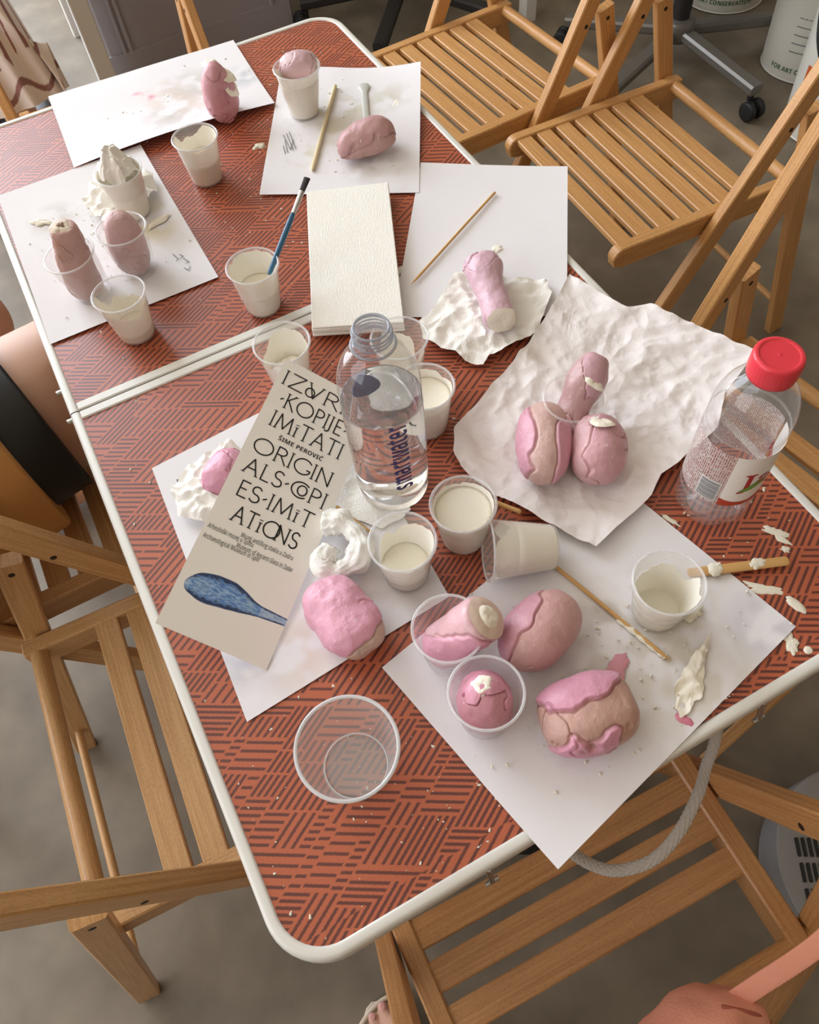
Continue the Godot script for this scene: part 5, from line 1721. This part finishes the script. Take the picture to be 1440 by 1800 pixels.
	obj("hair", body_mesh([[Vector3(0, 1.21, -2.25), Vector3(0, 1.27, -2.25), 0.095, 0.09], [Vector3(0, 1.19, -2.3), Vector3(0, 1.01, -2.32), 0.06, 0.04]], 0.014, 0.03), mat(70, 48, 36, 0.7), q)
	tag(obj("stool", lathe(smooth2([0.001, 0.0, 0.16, 0.0, 0.16, 0.02, 0.03, 0.05, 0.03, 0.36, 0.17, 0.38, 0.17, 0.42, 0.001, 0.425], 4), 40), M.dark), "dark stool under the person in the striped skirt", "stool")
	get_node("stool").position = Vector3(-0.03, 0, -2.16)
	# the standing foot under the near corner
	var f := thing("person", "person standing under the near corner, toes in a sandal below black trousers", "person", Vector3(-0.030, 0, 0.452))
	var bones := [[Vector3(0.005, 0.045, 0.06), Vector3(0.01, 0.05, 0.20), 0.026, 0.034], [Vector3(-0.022, 0.036, 0.04), Vector3(-0.01, 0.045, 0.16), 0.02, 0.03], [Vector3(0.026, 0.038, 0.03), Vector3(0.02, 0.045, 0.15), 0.022, 0.03], [Vector3(0.01, 0.06, 0.2), Vector3(0.012, 0.3, 0.215), 0.036, 0.045]]
	var toes := [[0.034, 0.002, 0.0125, 0.040], [0.0125, -0.006, 0.0095, 0.036], [-0.006, -0.001, 0.009, 0.034], [-0.0235, 0.009, 0.0085, 0.032], [-0.040, 0.022, 0.008, 0.030]]
	for t in toes:
		bones.append([Vector3(t[0] * 0.9, 0.036, t[1] + 0.05), Vector3(t[0], 0.032, t[1] + 0.022), t[2] * 1.0, t[2] * 0.95])
		bones.append([Vector3(t[0], 0.032, t[1] + 0.022), Vector3(t[0], 0.027, t[1]), t[2] * 0.95, t[2] * 0.85])
	obj("body", body_mesh(bones, 0.0034, 0.007), M.skin, f)
	for t in toes:
		var nl := obj("toenail", blob_mesh(t[2] * 0.62, 0.0012, 0.05, 3, 0.9), M.nail, f)
		nl.position = Vector3(t[0], 0.027 + t[2] * 0.8, t[1] - 0.002)
		nl.rotation.x = -0.35
	var so := PackedVector2Array()
	for k in 28:
		var a := TAU * k / 28.0
		so.append(Vector2(cos(a) * (0.055 - 0.008 * sin(a)), sin(a) * 0.135))
	var sb := Pb.new()
	extrude(sb, so, Vector3(0, 0.0, 0.115), Vector3(1, 0, 0), Vector3(0, 0, -1), 0.02, 0.002)
	obj("sandal_sole", sb.mesh(), mat(214, 200, 182, 0.7), f)
	obj("sandal_strap", tube(spline([Vector3(-0.052, 0.018, 0.022), Vector3(-0.033, 0.024, 0.003), Vector3(0.0, 0.026, -0.012), Vector3(0.03, 0.024, -0.012), Vector3(0.052, 0.018, 0.008)], 8), func(k: float): return 0.0035, 10), mat(222, 206, 186, 0.6), f)
	var tr := tube(PackedVector3Array([Vector3(0.0, 0.074, 0.105), Vector3(0.0, 0.076, 0.107), Vector3(0.003, 0.09, 0.15), Vector3(0.008, 0.2, 0.21), Vector3(0.01, 0.5, 0.26), Vector3(0.01, 0.8, 0.30)]), func(k: float): return [0.07, 0.078, 0.078, 0.078, 0.085, 0.095][int(round(k * 5))], 36, 1.0, Vector3(1, 0, 0))
	obj("trouser_leg", tr, M.black, f)
